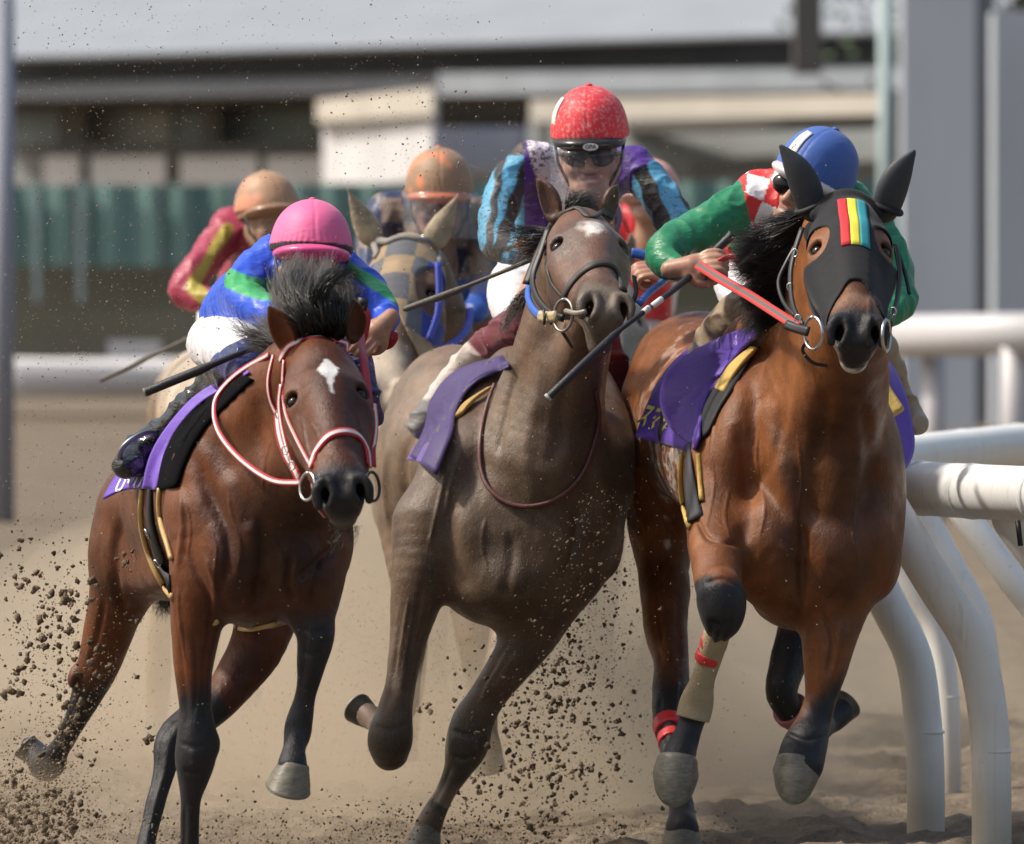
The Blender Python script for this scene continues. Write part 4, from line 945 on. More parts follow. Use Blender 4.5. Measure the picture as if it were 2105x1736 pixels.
    wrap('bandage', [(1476, 1296, -.31, 48), (1460, 1350, -.25, 43), (1444, 1400, -.22, 42), (1432, 1445, -.18, 62), (1424, 1478, -.18, 62)], Mt, 8)
    wrap('red_tape', [(1470, 1312, -.28, 46), (1465, 1330, -.265, 45)], Mred, 12); wrap('red_tape', [(1459, 1342, -.256, 44), (1453, 1360, -.245, 42)], Mred, 12)
    wrap('red_tape', [(1374, 1488, 1.08, 60), (1379, 1506, 1.03, 56)], Mred, 9); wrap('red_tape', [(1381, 1516, 1.0, 54), (1383, 1530, .97, 52)], Mred, 9)
    wrap('bandage', [(1630, 1466, 1.19, 60), (1660, 1485, 1.25, 56), (1690, 1492, 1.33, 52)], simple('grey_bandage', (.16, .15, .13), .7), 10)
    wrap('red_tape', [(1622, 1455, 1.17, 62), (1632, 1467, 1.19, 60)], simple('faded_tape', (.40, .15, .16), .5), 16)
    # hood: shell over the head with eye openings
    hb = Blob(Y0); hb.ops += list(headb.ops); 
    hb.ops = [o for o in hb.ops]
    hb.chain([(1700, 470, -.28, 96), (1745, 480, -.3, 130)], k=.06)
    hb.inflate(.0065)
    o, M = fr.O, fr.M
    def region(D, X, Yy, Z):
        dx, dy, dz = X-o[0], Yy-o[1], Z-o[2]
        r = (M[0][0]*dx+M[0][1]*dy+M[0][2]*dz)/fr.s; nn = (M[1][0]*dx+M[1][1]*dy+M[1][2]*dz)/fr.s; t = (M[2][0]*dx+M[2][1]*dy+M[2][2]*dz)/fr.s
        ar = np.abs(r)
        eye = 1-np.sqrt(((ar-.098)/.036)**2+((t-.205-(ar-.098)*.2)/.062)**2)*(nn > -.14)-9.0*(nn <= -.14)
        lim = .425+np.clip((ar-.012)/.075, 0, 1)**1.3*.125+np.clip(-nn-.09, 0, 1)*.2
        low = (t-lim)
        back = (-nn-.19)*1.0
        return np.maximum(np.maximum(D, eye*.035), np.maximum(low, np.maximum(back, -.05-t)))
    hb.fn(region); hb.chain3([[*fr.w(-.088, -.06, .01), .02], [*fr.w(-.05, -.035, -.015), .024], [*fr.w(0, -.02, -.02), .026], [*fr.w(.05, -.035, -.015), .024], [*fr.w(.088, -.06, .01), .02]], .02)
    vv, ff = hb.mesh(.0045, smooth=2)
    L = fr.loc(vv); hc = np.tile(np.array([.010, .010, .013]), (len(vv), 1))
    st = (L[:, 1] > -.06) & (L[:, 2] > .035) & (L[:, 2] < .20)
    Mh = cloth_mat('hood_cloth', .75, fb=.08, spec=.25)
    hood = mesh_np('hood', vv, ff, Mh, root, hc)
    hbv = BVHTree.FromPolygons([tuple(x) for x in vv.tolist()], ff.tolist())
    for name, (xa, xb), cc in (('stripe', (-.040, -.0135), (.55, .018, .03)), ('stripe', (-.0135, .013), (.72, .66, .06)), ('stripe', (.013, .040), (.03, .30, .36))):
        g = []
        for t in np.linspace(.04, .285, 14):
            row = []
            for x in np.linspace(xa, xb, 5):
                src = Vector(fr.w(x+.006, .4, t)); hit = hbv.ray_cast(src, Vector(-fr.n)); row.append(np.array((hit[0] or src)+Vector(fr.n)*.0015))
            g.append(row)
        g = np.array(g).reshape(-1, 3); fq = np.array([(i*5+j, i*5+j+1, (i+1)*5+j+1, (i+1)*5+j) for i in range(13) for j in range(4)])
        so = mesh_np(name, g, fq, simple('stripe_'+str(round(xa, 3)), cc, .7, bumps=.2, bscale=400), hood); s_ = so.modifiers.new('solid', 'SOLIDIFY'); s_.thickness = .002
    # hood ear sleeves
    Me = simple('ear_sleeve', (.040, .045, .055), .6, bumps=.1, bscale=200)
    for (bs, tp), sg, fc in ((ea, 1, (-.35, -1, .1)), (eb, -1, (.35, -1, .1))):
        eb_ = Blob(Y0); base, tip = np.array(bs), np.array(tp); ax = tip-base; Ln = np.linalg.norm(ax); ax /= Ln
        face = np.array(fc, float); face -= ax*(face@ax); face /= np.linalg.norm(face); side = np.cross(ax, face)
        pts = [[*(base+ax*Ln*t+side*sg*math.sin(t*math.pi)*Ln*.07+face*.004), .047*r] for t, r in [(-.05, .75), (.12, .95), (.35, 1.0), (.6, .84), (.82, .52), (1.03, .16)]]
        eb_.chain3(pts, .01, False, 5, (face, .6)); vv, ff = eb_.mesh(.004, smooth=2); mesh_np('ear_cover', vv, ff, Me, hood)
        tube('ear_band', [base+ax*Ln*.02+side*.045*math.cos(a)+face*.038*math.sin(a) for a in np.linspace(0, 6.28, 20)], .009, simple('band', (.01, .01, .012), .7), hood, 8)
    # bridle
    Mb = simple('black_leather', (.012, .012, .013), .45)
    ring('bit_ring', P(1672, 685, Y0-.95), .046, .0048, (-.9, -.55, 0), M_steel, root); ring('bit_ring', P(1822, 690, Y0-.95), .044, .0048, (.95, -.3, 0), M_steel, root)
    A = dict(Y0=Y0, mat=Mb, parent=root)
    free_strap('cheek_strap', [(1650, 470, -.52), (1634, 520, -.56), (1626, 570, -.62), (1632, 630, -.74), (1652, 670, -.88)], w=.018, face=(-.7, -.7, 0), thick=.008, **A)
    free_strap('cheek_strap', [(1640, 500, -.5), (1618, 540, -.52), (1602, 580, -.56), (1612, 620, -.64), (1636, 650, -.76)], w=.012, face=(-.7, -.7, 0), thick=.008, **A)
    free_strap('cheek_strap', [(1840, 505, -.54), (1848, 560, -.6), (1842, 620, -.7), (1828, 670, -.88)], w=.020, face=(.7, -.7, 0), thick=.008, **A)
    free_strap('cheek_strap', [(1842, 510, -.52), (1858, 560, -.56), (1868, 606, -.6)], w=.010, face=(.7, -.7, 0), thick=.008, **A)
    for x, y, d in ((1634, 520, -.57), (1624, 590, -.64), (1640, 655, -.84), (1836, 640, -.8)):
        ring('buckle', P(x, y, Y0+d-.012), .011, .0025, (-.5, -1, 0), M_steel, root, .8)
    free_strap('rein_end', [(1618, 668, -.86), (1640, 676, -.9), (1664, 682, -.95)], w=.028, thick=.010, **A)
    free_strap('rein_end', [(1660, 700, -.9), (1650, 720, -.85), (1670, 745, -.82), (1700, 752, -.8)], w=.010, **A)
    # red rein to the rider's hand
    RB = [(.60, .035, .03), (.12, .10, .09)]
    free_strap('rein', [(1436, 545, .42), (1480, 573, .15), (1540, 608, -.22), (1590, 640, -.55), (1640, 672, -.88)], Y0, .030, cloth_mat('red_rubber_rein', .5, fb=.1), root, RB, thick=.007, face=(-.1, -1, .2))
    free_strap('rein', [(1476, 538, .45), (1500, 527, .45), (1528, 536, .4), (1556, 556, .4)], Y0, .018, simple('red_rein_far', (.38, .02, .025), .5), root, None, thick=.008)
    # mane streaming left
    MY = Y0-.1
    roots = [[(1690, 420, MY-.2), (1650, 430, MY-.1), (1610, 450, MY), (1590, 470, MY+.05), (1578, 505, MY+.1)],
             [(1660, 440, MY-.1), (1620, 470, MY-.05), (1580, 490, MY), (1545, 490, MY), (1512, 488, MY)],
             [(1650, 480, MY-.05), (1610, 500, MY), (1570, 515, MY), (1540, 525, MY), (1512, 528, MY)],
             [(1650, 530, MY), (1610, 545, MY), (1570, 560, MY), (1545, 575, MY), (1528, 585, MY)],
             [(1640, 590, MY+.05), (1600, 605, MY+.1), (1570, 610, MY+.1), (1552, 620, MY+.1), (1540, 640, MY+.1)],
             [(1635, 640, MY+.1), (1600, 660, MY+.15), (1575, 670, MY+.2), (1560, 690, MY+.2), (1555, 720, MY+.2)]]
    strands('mane', roots, M_hair, root, 4200, 11, .0014, ((.008, .007, .008), (.016, .013, .014)))
    ch = [[(1690, 1290, Y0+.0), (1690, 1292, Y0), (1692, 1295, Y0), (1694, 1298, Y0)], [(1700, 1290, Y0+.0), (1700, 1292, Y0), (1702, 1295, Y0), (1704, 1298, Y0)]]
    # saddle cloth with yellow lettering, saddle pad, girth
    Mc = cloth_mat('purple_cloth_sweaty', .55, ((.45, .38, .62), .93, 16), fb=.15); PU = (.115, .050, .40)
    sc = patch('saddle_cloth', [[(1306, 898, 1.02), (1360, 912, .98), (1412, 926, .90)], [(1336, 820, 1.10), (1385, 830, 1.0), (1430, 850, .9)], [(1378, 750, 1.16), (1425, 770, 1.05), (1475, 790, .9)], [(1440, 700, 1.1), (1490, 715, 1.0), (1530, 720, .85)]], Y0, Mc, root, .006, 7, PU, .008, bvh=bv, off=.016)
    patch('saddle_flap', [[(1425, 926, .70), (1436, 900, .66)], [(1368, 860, .74), (1440, 850, .62)], [(1360, 795, .76), (1460, 800, .6)], [(1400, 740, .78), (1490, 755, .58)], [(1470, 700, .76), (1530, 710, .56)], [(1548, 672, .7), (1556, 690, .55)]], Y0, Mc, root, .008, 7, (.085, .035, .33), .016, bvh=bv, off=.05)
    patch('saddle_flap', [[(1845, 990, .42), (1820, 960, .4)], [(1878, 930, .5), (1836, 900, .45)], [(1874, 850, .55), (1832, 830, .5)], [(1850, 770, .6), (1815, 760, .5)], [(1815, 725, .65), (1800, 735, .55)]], Y0, Mc, root, .008, 6, (.10, .045, .38), .02)
    pd = simple('saddle_lining', (.010, .010, .012), .7)
    patch('saddle_pad', [[(1440, 905, .56), (1456, 890, .52)], [(1446, 850, .56), (1480, 840, .5)], [(1470, 800, .56), (1505, 800, .48)], [(1530, 715, .54), (1560, 712, .46)]], Y0, pd, root, .01, 6, bvh=bv, off=.014)
    My = simple('yellow_foam', (.56, .38, .10), .75, bumps=.4, bscale=60)
    patch('foam_pad', [[(1472, 800, .50), (1488, 806, .49)], [(1500, 755, .50), (1518, 760, .49)], [(1546, 712, .52), (1556, 716, .5)]], Y0, My, root, .016, 6, bvh=bv, off=.03)
    patch('foam_pad', [[(1824, 864, .3), (1858, 842, .34)], [(1812, 815, .35), (1830, 800, .38)], [(1804, 770, .38), (1810, 765, .4)]], Y0, My, root, .016, 6)
    b2 = Blob(Y0); b2.ell(1378, 890, .92, 27, 36, .05, k=.02); b2.chain([(1368, 850, .93, 20), (1362, 800, .98, 12)], k=.03); vv, ff = b2.mesh(.006); mesh_np('stirrup_pocket', vv, ff, simple('black_vinyl', (.02, .02, .02), .5), root)
    Mg = simple('yellow_girth_edge', (.55, .37, .09), .7, bumps=.5, bscale=50); Mw = simple('black_girth', (.028, .028, .032), .6, bumps=.3, bscale=300)
    strap('girth_edge', bv, [(1404, 935), (1402, 985), (1408, 1040), (1420, 1085)], Y0+.6, .018, Mg, root, .012)
    strap('girth_edge', bv, [(1438, 935), (1440, 980), (1444, 1030)], Y0+.6, .014, Mg, root, .012)
    strap('girth', bv, [(1420, 925), (1420, 980), (1426, 1030), (1432, 1070)], Y0+.6, .052, Mw, root, .010, off=.004)
    return root, bv, fr, sc
H3 = horse_three()

# ---------------------------------------------------------------- horse 2: muddy brown, dark bridle, blue rein, middle
Y2 = 25.4
MUD = (.088, .068, .043)
def horse_two():
    Y0 = Y2
    root = empty('horse', P(1060, 1741, Y0+.8), 'muddy brown racehorse with raised head, dark leather bridle and small white star', 'horse', 'racehorses galloping round the bend')
    b = Blob(Y0)
    b.ell(1070, 1050, .34, 186, 215, .42, k=.08)
    b.chain([(1080, 960, .5, 350), (1035, 940, 1.1, 290), (945, 940, 1.6, 270)], k=.09, n=3)
    b.ell(925, 960, 1.75, 158, 210, .38, k=.1); b.ell(945, 800, 1.8, 110, 90, .3, k=.1)
    b.chain([(1190, 500, -.12, 140), (1180, 600, 0, 176), (1160, 700, .05, 196), (1138, 790, .1, 215), (1118, 880, .12, 250), (1100, 970, .15, 310)], k=.06)
    b.chain([(1215, 640, -.25, 90), (1190, 740, -.1, 110), (1150, 860, .0, 150), (1120, 960, .02, 190)], k=.06)
    b.chain([(1060, 780, .5, 140), (980, 880, .3, 140), (930, 960, .12, 130), (895, 1060, .05, 120)], k=.07)
    b.chain([(1200, 800, .5, 130), (1240, 900, .3, 130), (1248, 1000, .15, 110)], k=.07)
    b.ell(915, 1010, .12, 52, 150, .16, roll=22, k=.06); b.ell(1225, 1010, .12, 52, 170, .16, roll=-8, k=.06)
    b.ell(985, 1140, .02, 100, 128, .13, k=.09); b.ell(1125, 1140, .02, 95, 128, .13, k=.09)
    b.ell(1045, 1205, .05, 105, 85, .2, k=.07); b.ell(1085, 1245, .05, 50, 60, .13, k=.04); b.ell(1185, 1130, .1, 75, 120, .15, roll=14, k=.06)
    fl = [(880, 1080, .05, 150), (866, 1170, 0, 120), (850, 1260, -.02, 96), (834, 1340, -.05, 72), (823, 1410, -.08, 62), (812, 1465, -.1, 72), (802, 1515, -.1, 92), (802, 1548, -.08, 74)]
    b.chain(fl, k=.05); b.chain([(798, 1530, .02, 56), (784, 1500, .14, 44), (772, 1485, .24, 42), (762, 1475, .30, 50), (752, 1468, .33, 50)], k=.03)
    b.chain([(842, 1220, -.05, 40), (818, 1340, -.08, 26), (800, 1450, -.1, 14)], k=.01)
    fr_ = [(1130, 1160, .1, 180), (1105, 1260, .05, 140), (1072, 1330, .02, 104), (1035, 1385, 0, 84), (1000, 1435, 0, 74), (972, 1485, 0, 88), (960, 1530, 0, 90), (944, 1578, 0, 60), (920, 1622, 0, 42), (898, 1662, 0, 46), (880, 1700, 0, 58)]
    b.chain(fr_, k=.05)
    hl = [(852, 1080, 1.7, 150), (850, 1200, 1.6, 95), (846, 1300, 1.5, 70), (838, 1400, 1.45, 56), (835, 1450, 1.4, 50), (810, 1480, 1.5, 42), (785, 1470, 1.6, 44)]
    b.chain(hl, k=.06)
    hr = [(1070, 1150, 1.5, 150), (1045, 1280, 1.3, 80), (1022, 1360, 1.2, 56), (1000, 1430, 1.15, 50), (995, 1500, 1.1, 56), (1000, 1545, 1.1, 66)]
    b.chain(hr, k=.06)
    fr = Frame(P(1196, 420, Y0-.36), 14, 61.5, 12, 1.04, 2)
    headb = Blob(Y0); horse_head(headb, fr, .6); b.ops += headb.ops
    ear(b, P(1140, 448, Y0-.30), P(1100, 362, Y0-.30), .068, (-.5, -1, .2), 1); ear(b, P(1248, 446, Y0-.28), P(1272, 378, Y0-.25), .072, (.9, -.6, .2), -1)
    def colf(v, n):
        c = np.tile(np.array([.155, .075, .042]), (len(v), 1))
        hz = P(0, 760, Y0).z
        wet = sstep(hz+.12, hz-.12, v[:, 2]+(vnoise(v*9)-.5)*.2); c = mixc(c, MUD, wet*.66); left_lit = sstep(.0, .7, -n[:, 0]*.8+vnoise(v*5)*.6-.25); c = mixc(c, (.26, .19, .135), left_lit*.28)  # over the mud, left-facing side tinted paler as painted side light
        m2 = sstep(.42, .62, vnoise(v*np.array([5, 5, 3])+5)); c = mixc(c, (.115, .068, .045), m2*.5)
        top = sstep(.2, .8, n[:, 2]*.7+vnoise(v*7))*(v[:, 1] > Y0+.6); c = mixc(c, (.24, .16, .105), top*.5)  # upward-facing rump tinted paler, light from above put into the colour
        L = fr.loc(v); hd = (L[:, 2] > -.1) & (L[:, 2] < .8) & (np.abs(L[:, 0]) < .14) & (np.abs(L[:, 1]) < .27)
        c = mixc(c, (.145, .062, .034), hd*.85)
        c = mixc(c, (.085, .046, .032), hd*sstep(.4, .65, vnoise(v*12+2))*.6)
        mz = sstep(.49, .55, L[:, 2]+(vnoise(v*30)-.5)*.06)*hd; c = mixc(c, (.12, .10, .075), mz*.85)
        ins = sstep(.022, .010, np.linalg.norm(np.stack([np.abs(L[:, 0])-.052, L[:, 1]+.03, (L[:, 2]-.60)*.8], 1), axis=1))*hd; c = mixc(c, (.03, .022, .02), ins)
        pX, pY = PX(v); rr = np.sqrt(((pX-1219)/32)**2+((pY-467)/20)**2)+(vnoise(v*70)-.5)*.7
        star = sstep(1.15, .5, rr)*(v[:, 1] < Y0)*(.45+.55*sstep(.9, .2, rr)); c = mixc(c, (.72, .68, .64), star)
        dark = sstep(.034, .014, np.linalg.norm(np.stack([np.abs(L[:, 0])-.093, L[:, 1]+.032, L[:, 2]-.214], 1), axis=1)); c = mixc(c, BLACK, dark*.6)
        lg = legblack(v, [wch(Y0, fl[5:]), wch(Y0, fr_[5:9])]); c = mixc(c, (.055, .046, .036), (lg < .05)*sstep(.08, -.04, v[:, 2]-P(0, 1480, Y0).z)*.85)
        sp = (lg < .03)*sstep(.03, -.03, v[:, 2]-P(0, 1615, Y0).z); c = mixc(c, (.30, .21, .14), sp*.8)
        return c
    LN = leg_lines([fl[2:6], fr_[2:5], fr_[7:10]], Y2)+[([(768, 1490), (802, 1500), (840, 1488)], 5, -.006, Y0-.5, Y0+.3), ([(930, 1500), (960, 1512), (995, 1500)], 5, -.006, Y0-.5, Y0+.4), ([(930, 1552), (952, 1562), (980, 1552)], 5, -.006, Y0-.5, Y0+.4), ([(1048, 1090), (1052, 1150), (1042, 1200), (1035, 1240)], 12, -.007, Y0-.5, Y0+.5), ([(1030, 1205), (1062, 1225), (1100, 1195)], 9, -.004, Y0-.5, Y0+.5),
        ([(935, 1010), (925, 1080), (940, 1160), (965, 1220)], 16, -.012, Y0-.5, Y0+.5), ([(1190, 1040), (1180, 1120), (1150, 1200)], 9, -.012, Y0-.5, Y0+.5),
        ([(1062, 760), (1040, 850), (1020, 940)], 8, -.010, Y0-.5, Y0+.6), ([(1120, 700), (1105, 800), (1085, 900), (1080, 980)], 16, .008, Y0-.5, Y0+.6), ([(1165, 760), (1155, 860), (1140, 960)], 18, -.008, Y0-.5, Y0+.6),
        ([(840, 1230), (826, 1320), (815, 1400)], 3, .006, Y0-.5, Y0+.4), ([(868, 1200), (850, 1300), (836, 1380)], 5, -.008, Y0-.5, Y0+.4), ([(1050, 1330), (1010, 1400), (985, 1450)], 4, .007, Y0-.5, Y0+.4),
        ([(945, 930), (925, 1000), (915, 1060)], 3, .005, Y0-.5, Y0+.5), ([(1150, 1080), (1165, 1130), (1150, 1190)], 2.5, .0045, Y0-.5, Y0+.5), ([(1000, 1060), (990, 1120), (1005, 1180)], 2.5, .004, Y0-.5, Y0+.5), ([(920, 960), (900, 1040), (880, 1130)], 3, .006, Y0-.5, Y0+.5), ([(860, 860), (830, 950), (838, 1040)], 9, -.014, Y0+.8, Y0+3), ([(800, 900), (790, 1000), (800, 1080)], 6, .008, Y0+.8, Y0+3)]
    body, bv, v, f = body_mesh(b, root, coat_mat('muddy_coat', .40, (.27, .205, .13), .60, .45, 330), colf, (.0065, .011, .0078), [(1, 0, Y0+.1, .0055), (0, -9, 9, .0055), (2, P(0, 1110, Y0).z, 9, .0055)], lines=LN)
    eyes(fr, root)
    hoof(root, (758, 1474), (726, 1450), 54, 66, Y0+.34, depth=.4).data.materials[0] = M_hoofb; hoof(root, (880, 1698), (868, 1745), 56, 72, Y0)
    hoof(root, (1000, 1545), (1008, 1590), 64, 66, Y0+1.1)
    Ml = simple('dark_leather', (.045, .040, .032), .6, bumps=.2)
    A = dict(Y0=Y0-.5, mat=Ml, parent=root)
    strap('browband', bv, [(1120, 500), (1132, 462), (1160, 438), (1195, 426), (1230, 428), (1258, 448)], w=.022, thick=.007, **A)
    strap('noseband', bv, [(1160, 612), (1176, 582), (1202, 556), (1232, 542), (1258, 548), (1272, 570), (1280, 598)], w=.028, thick=.009, **A)
    strap('cheek_strap', bv, [(1124, 500), (1124, 545), (1136, 585), (1160, 612)], w=.018, thick=.006, **A)
    Mk = simple('black_strap', (.012, .012, .012), .5)
    free_strap('cheek_strap', [(1128, 470, -.42), (1112, 520, -.46), (1096, 570, -.5), (1104, 610, -.6), (1130, 642, -.72), (1160, 655, -.82)], Y0, .022, Mk, root, face=(-.6, -.8, 0), thick=.008)
    free_strap('cheek_strap', [(1122, 490, -.4), (1100, 540, -.42), (1082, 585, -.44)], Y0, .026, Mk, root, face=(-.6, -.8, 0), thick=.008)
    free_strap('cheek_strap', [(1302, 570, -.62), (1306, 600, -.66), (1300, 622, -.72)], Y0, .020, Mk, root, face=(.8, -.6, 0), thick=.008)
    ring('bit_ring', P(1158, 648, Y0-.86), .048, .0050, (-.85, -.6, .1), simple('muddy_steel', (.34, .31, .27), .4, .8), root)
    free_strap('bit', [(1166, 640, -.9), (1186, 644, -.96), (1206, 640, -1.0)], Y0, .016, simple('bit_metal', (.3, .27, .22), .5, .6), root, thick=.012)
    free_strap('chin_strap', [(1155, 680, -.8), (1168, 700, -.78), (1176, 714, -.76)], Y0, .012, Ml, root, face=(-.6, -.8, 0))
    Mbl = simple('blue_rein', (.035, .12, .48), .5, bumps=.2)
    free_strap('rein', [(1098, 575, -.15), (1088, 598, -.25), (1092, 625, -.4), (1108, 646, -.6), (1122, 650, -.7)], Y0, .026, Mbl, root, face=(-.5, -.85, 0), thick=.012)
    free_strap('rein', [(1312, 626, -.75), (1330, 606, -.6), (1352, 588, -.45), (1374, 570, -.3)], Y0, .022, Mbl, root, face=(.1, -1, .1), thick=.014)
    free_strap('rein', [(1298, 520, .1), (1312, 522, .1), (1326, 526, .1)], Y0, .030, Mbl, root, face=(.1, -1, .1), thick=.014)
    free_strap('rein_end', [(1112, 650, -.74), (1130, 652, -.8), (1146, 650, -.84)], Y0, .034, simple('tan_leather', (.48, .38, .22), .5, bumps=.3), root, face=(-.3, -1, 0), thick=.012)
    for x in (1118, 1132): free_strap('keeper', [(x, 638, -.80), (x+2, 652, -.815), (x+1, 665, -.80)], Y0, .008, Ml, root, face=(-.3, -1, 0), thick=.006)
    Mw = simple('wine_martingale', (.12, .045, .04), .5, bumps=.2)
    strap('martingale', bv, [(1022, 790), (1000, 850), (987, 920), (992, 975), (1010, 1010), (1042, 1034), (1082, 1042), (1130, 1032), (1170, 1005), (1200, 965), (1218, 915), (1228, 860), (1222, 800)], Y0, .014, Mw, root, .010, off=.004, sm=5)
    MY = Y0-.3; cols = ((.03, .024, .022), (.12, .09, .075))
    strands('mane', [[(1165, 430, MY), (1175, 416, MY), (1195, 408, MY), (1215, 408, MY+.02), (1235, 414, MY+.04)], [(1170, 436, MY-.02), (1185, 420, MY-.02), (1205, 412, MY), (1230, 410, MY), (1250, 420, MY)]], M_hair, root, 300, 7, .0014, ((.045, .042, .04), (.13, .125, .12)))
    strands('mane', [[(1140, 470, MY+.15), (1115, 470, MY+.2), (1080, 465, MY+.2), (1050, 460, MY+.2), (1030, 462, MY+.2)], [(1135, 500, MY+.2), (1110, 505, MY+.25), (1085, 512, MY+.3), (1070, 520, MY+.3), (1055, 530, MY+.3)]], M_hair, root, 300, 8, .0014, cols)
    strands('mane', [[(1110, 560, MY+.3), (1090, 575, MY+.35), (1070, 590, MY+.35), (1055, 600, MY+.35), (1048, 612, MY+.35)], [(1085, 620, MY+.35), (1065, 640, MY+.4), (1050, 655, MY+.4), (1042, 680, MY+.4), (1040, 700, MY+.4)]], M_hair, root, 260, 8, .0016, cols)
    Mc = cloth_mat('dusty_purple_cloth', .6, ((.30, .25, .2), .93, 60), fb=.15); PU = (.050, .030, .125)
    patch('saddle_flap', [[(895, 975, .72), (842, 938, .80)], [(928, 900, .70), (872, 880, .82)], [(938, 840, .68), (890, 820, .85)], [(975, 790, .66), (935, 765, .82)], [(1048, 756, .62), (1035, 732, .72)]], Y0, Mc, root, .008, 7, PU, .012, bvh=bv, off=.05)
    patch('saddle_cloth', [[(838, 945, 1.0), (890, 958, .92)], [(858, 915, 1.0), (900, 930, .9)], [(880, 890, .98), (915, 900, .88)]], Y0, Mc, root, .007, 6, (.13, .08, .30), .012, bvh=bv, off=.02)
    patch('saddle_flap', [[(1285, 905, .5), (1262, 880, .45)], [(1285, 850, .55), (1240, 820, .5)], [(1262, 805, .6), (1228, 775, .5)]], Y0, Mc, root, .008, 6, (.10, .05, .27), .01)
    My = simple('amber_pad', (.42, .27, .08), .7, bumps=.3)
    patch('foam_pad', [[(935, 858, .62), (950, 850, .6)], [(955, 830, .6), (975, 822, .58)], [(1000, 800, .58), (1012, 795, .56)]], Y0, My, root, .012, 5, bvh=bv, off=.03)
    return root, bv, fr
H2 = horse_two()

# ---------------------------------------------------------------- horses behind
def rear_horse(Y0, label, cx, cy, wx, wz, rump, head, legs, base, neck=None, ears=None, earw=.075, hood=False, palebelly=None, h=.010, matname='rear_coat'):
    root = empty('horse', P(cx, 1741, Y0+.8), label, 'horse', 'racehorses galloping round the bend')
    b = Blob(Y0); b.ell(cx, cy, .34, wx, wz, .42, k=.08)
    b.chain([(cx, cy-60, .5, wx*2), ((cx+rump[0])/2, cy-70, 1.1, wx*1.8), (rump[0], rump[1], 1.6, wx*1.6)], k=.1, n=3); b.ell(rump[0], rump[1]+20, 1.75, wx*.85, wz*.95, .38, k=.1)
    for l in legs: b.chain(l, k=.06)
    b.ell(cx-wx*.45, cy+wz*.35, 0, wx*.5, wz*.55, .15, k=.05); b.ell(cx+wx*.45, cy+wz*.35, 0, wx*.5, wz*.55, .15, k=.05)
    if neck: b.chain(neck, k=.08)
    fr = Frame(*head); hb = Blob(Y0); horse_head(hb, fr); b.ops += hb.ops
    if ears:
        for (x0, y0, x1, y1, sg) in ears: ear(b, P(x0, y0, Y0-.3), P(x1, y1, Y0-.35), earw, (-.3*sg, -1, .1), sg)
    def colf(v, n):
        c = np.tile(np.array(base), (len(v), 1)); c = mixc(c, MUD, sstep(.35, .65, vnoise(v*6))*.5)
        L = fr.loc(v); hd = (L[:, 2] > -.1) & (L[:, 2] < .8) & (np.abs(L[:, 0]) < .14) & (np.abs(L[:, 1]) < .27)
        c = mixc(c, (.085, .07, .055), hd*sstep(.50, .56, L[:, 2])*.8)
        if palebelly is not None:
            p = v-np.array(P(*palebelly[:2], Y0)); c = mixc(c, (.52, .43, .34), sstep(1.2, .6, np.hypot(p[:, 0]/palebelly[2], p[:, 2]/palebelly[3])+(vnoise(v*14)-.5)*.6)*.85)
        return c
    body, bv, v, f = body_mesh(b, root, coat_mat(matname, .5, (.3, .24, .17), .66), colf, h, [])
    eyes(fr, root)
    for l in legs:
        if len(l[-1]) and l[-1][1] < 1690: 
            x, y, d, w = l[-1]; hoof(root, (x, y), (x-4, y+44), w, w*1.2, Y0+d)
    return root, bv, fr, hb
Y4 = 28.6
H4 = rear_horse(Y4, 'brown horse in a muddy checkered hood with tan ears, between the left and middle horses', 905, 960, 150, 190, (930, 900),
    (P(832, 478, Y4-.35), -7, 42, -16, 1.22, 3),
    [[(860, 1080, .05, 120), (850, 1220, 0, 90), (846, 1330, 0, 66), (842, 1420, 0, 60), (838, 1520, 0, 42)], [(960, 1080, .05, 120), (965, 1220, 0, 90), (975, 1340, -.1, 66), (985, 1400, .1, 50), (980, 1440, .3, 50)], [(900, 1080, 1.7, 110), (890, 1220, 1.6, 80), (888, 1340, 1.5, 60), (900, 1440, 1.4, 46)], [(1000, 1080, 1.7, 110), (1010, 1250, 1.6, 70), (1015, 1400, 1.5, 46)]],
    (.15, .085, .05), neck=[(860, 560, -.1, 130), (885, 660, .05, 160), (895, 760, .15, 190), (905, 860, .2, 240)],
    ears=[(768, 492, 720, 402, 1), (888, 500, 936, 412, -1)], earw=.06, palebelly=(800, 860, .09, .3))
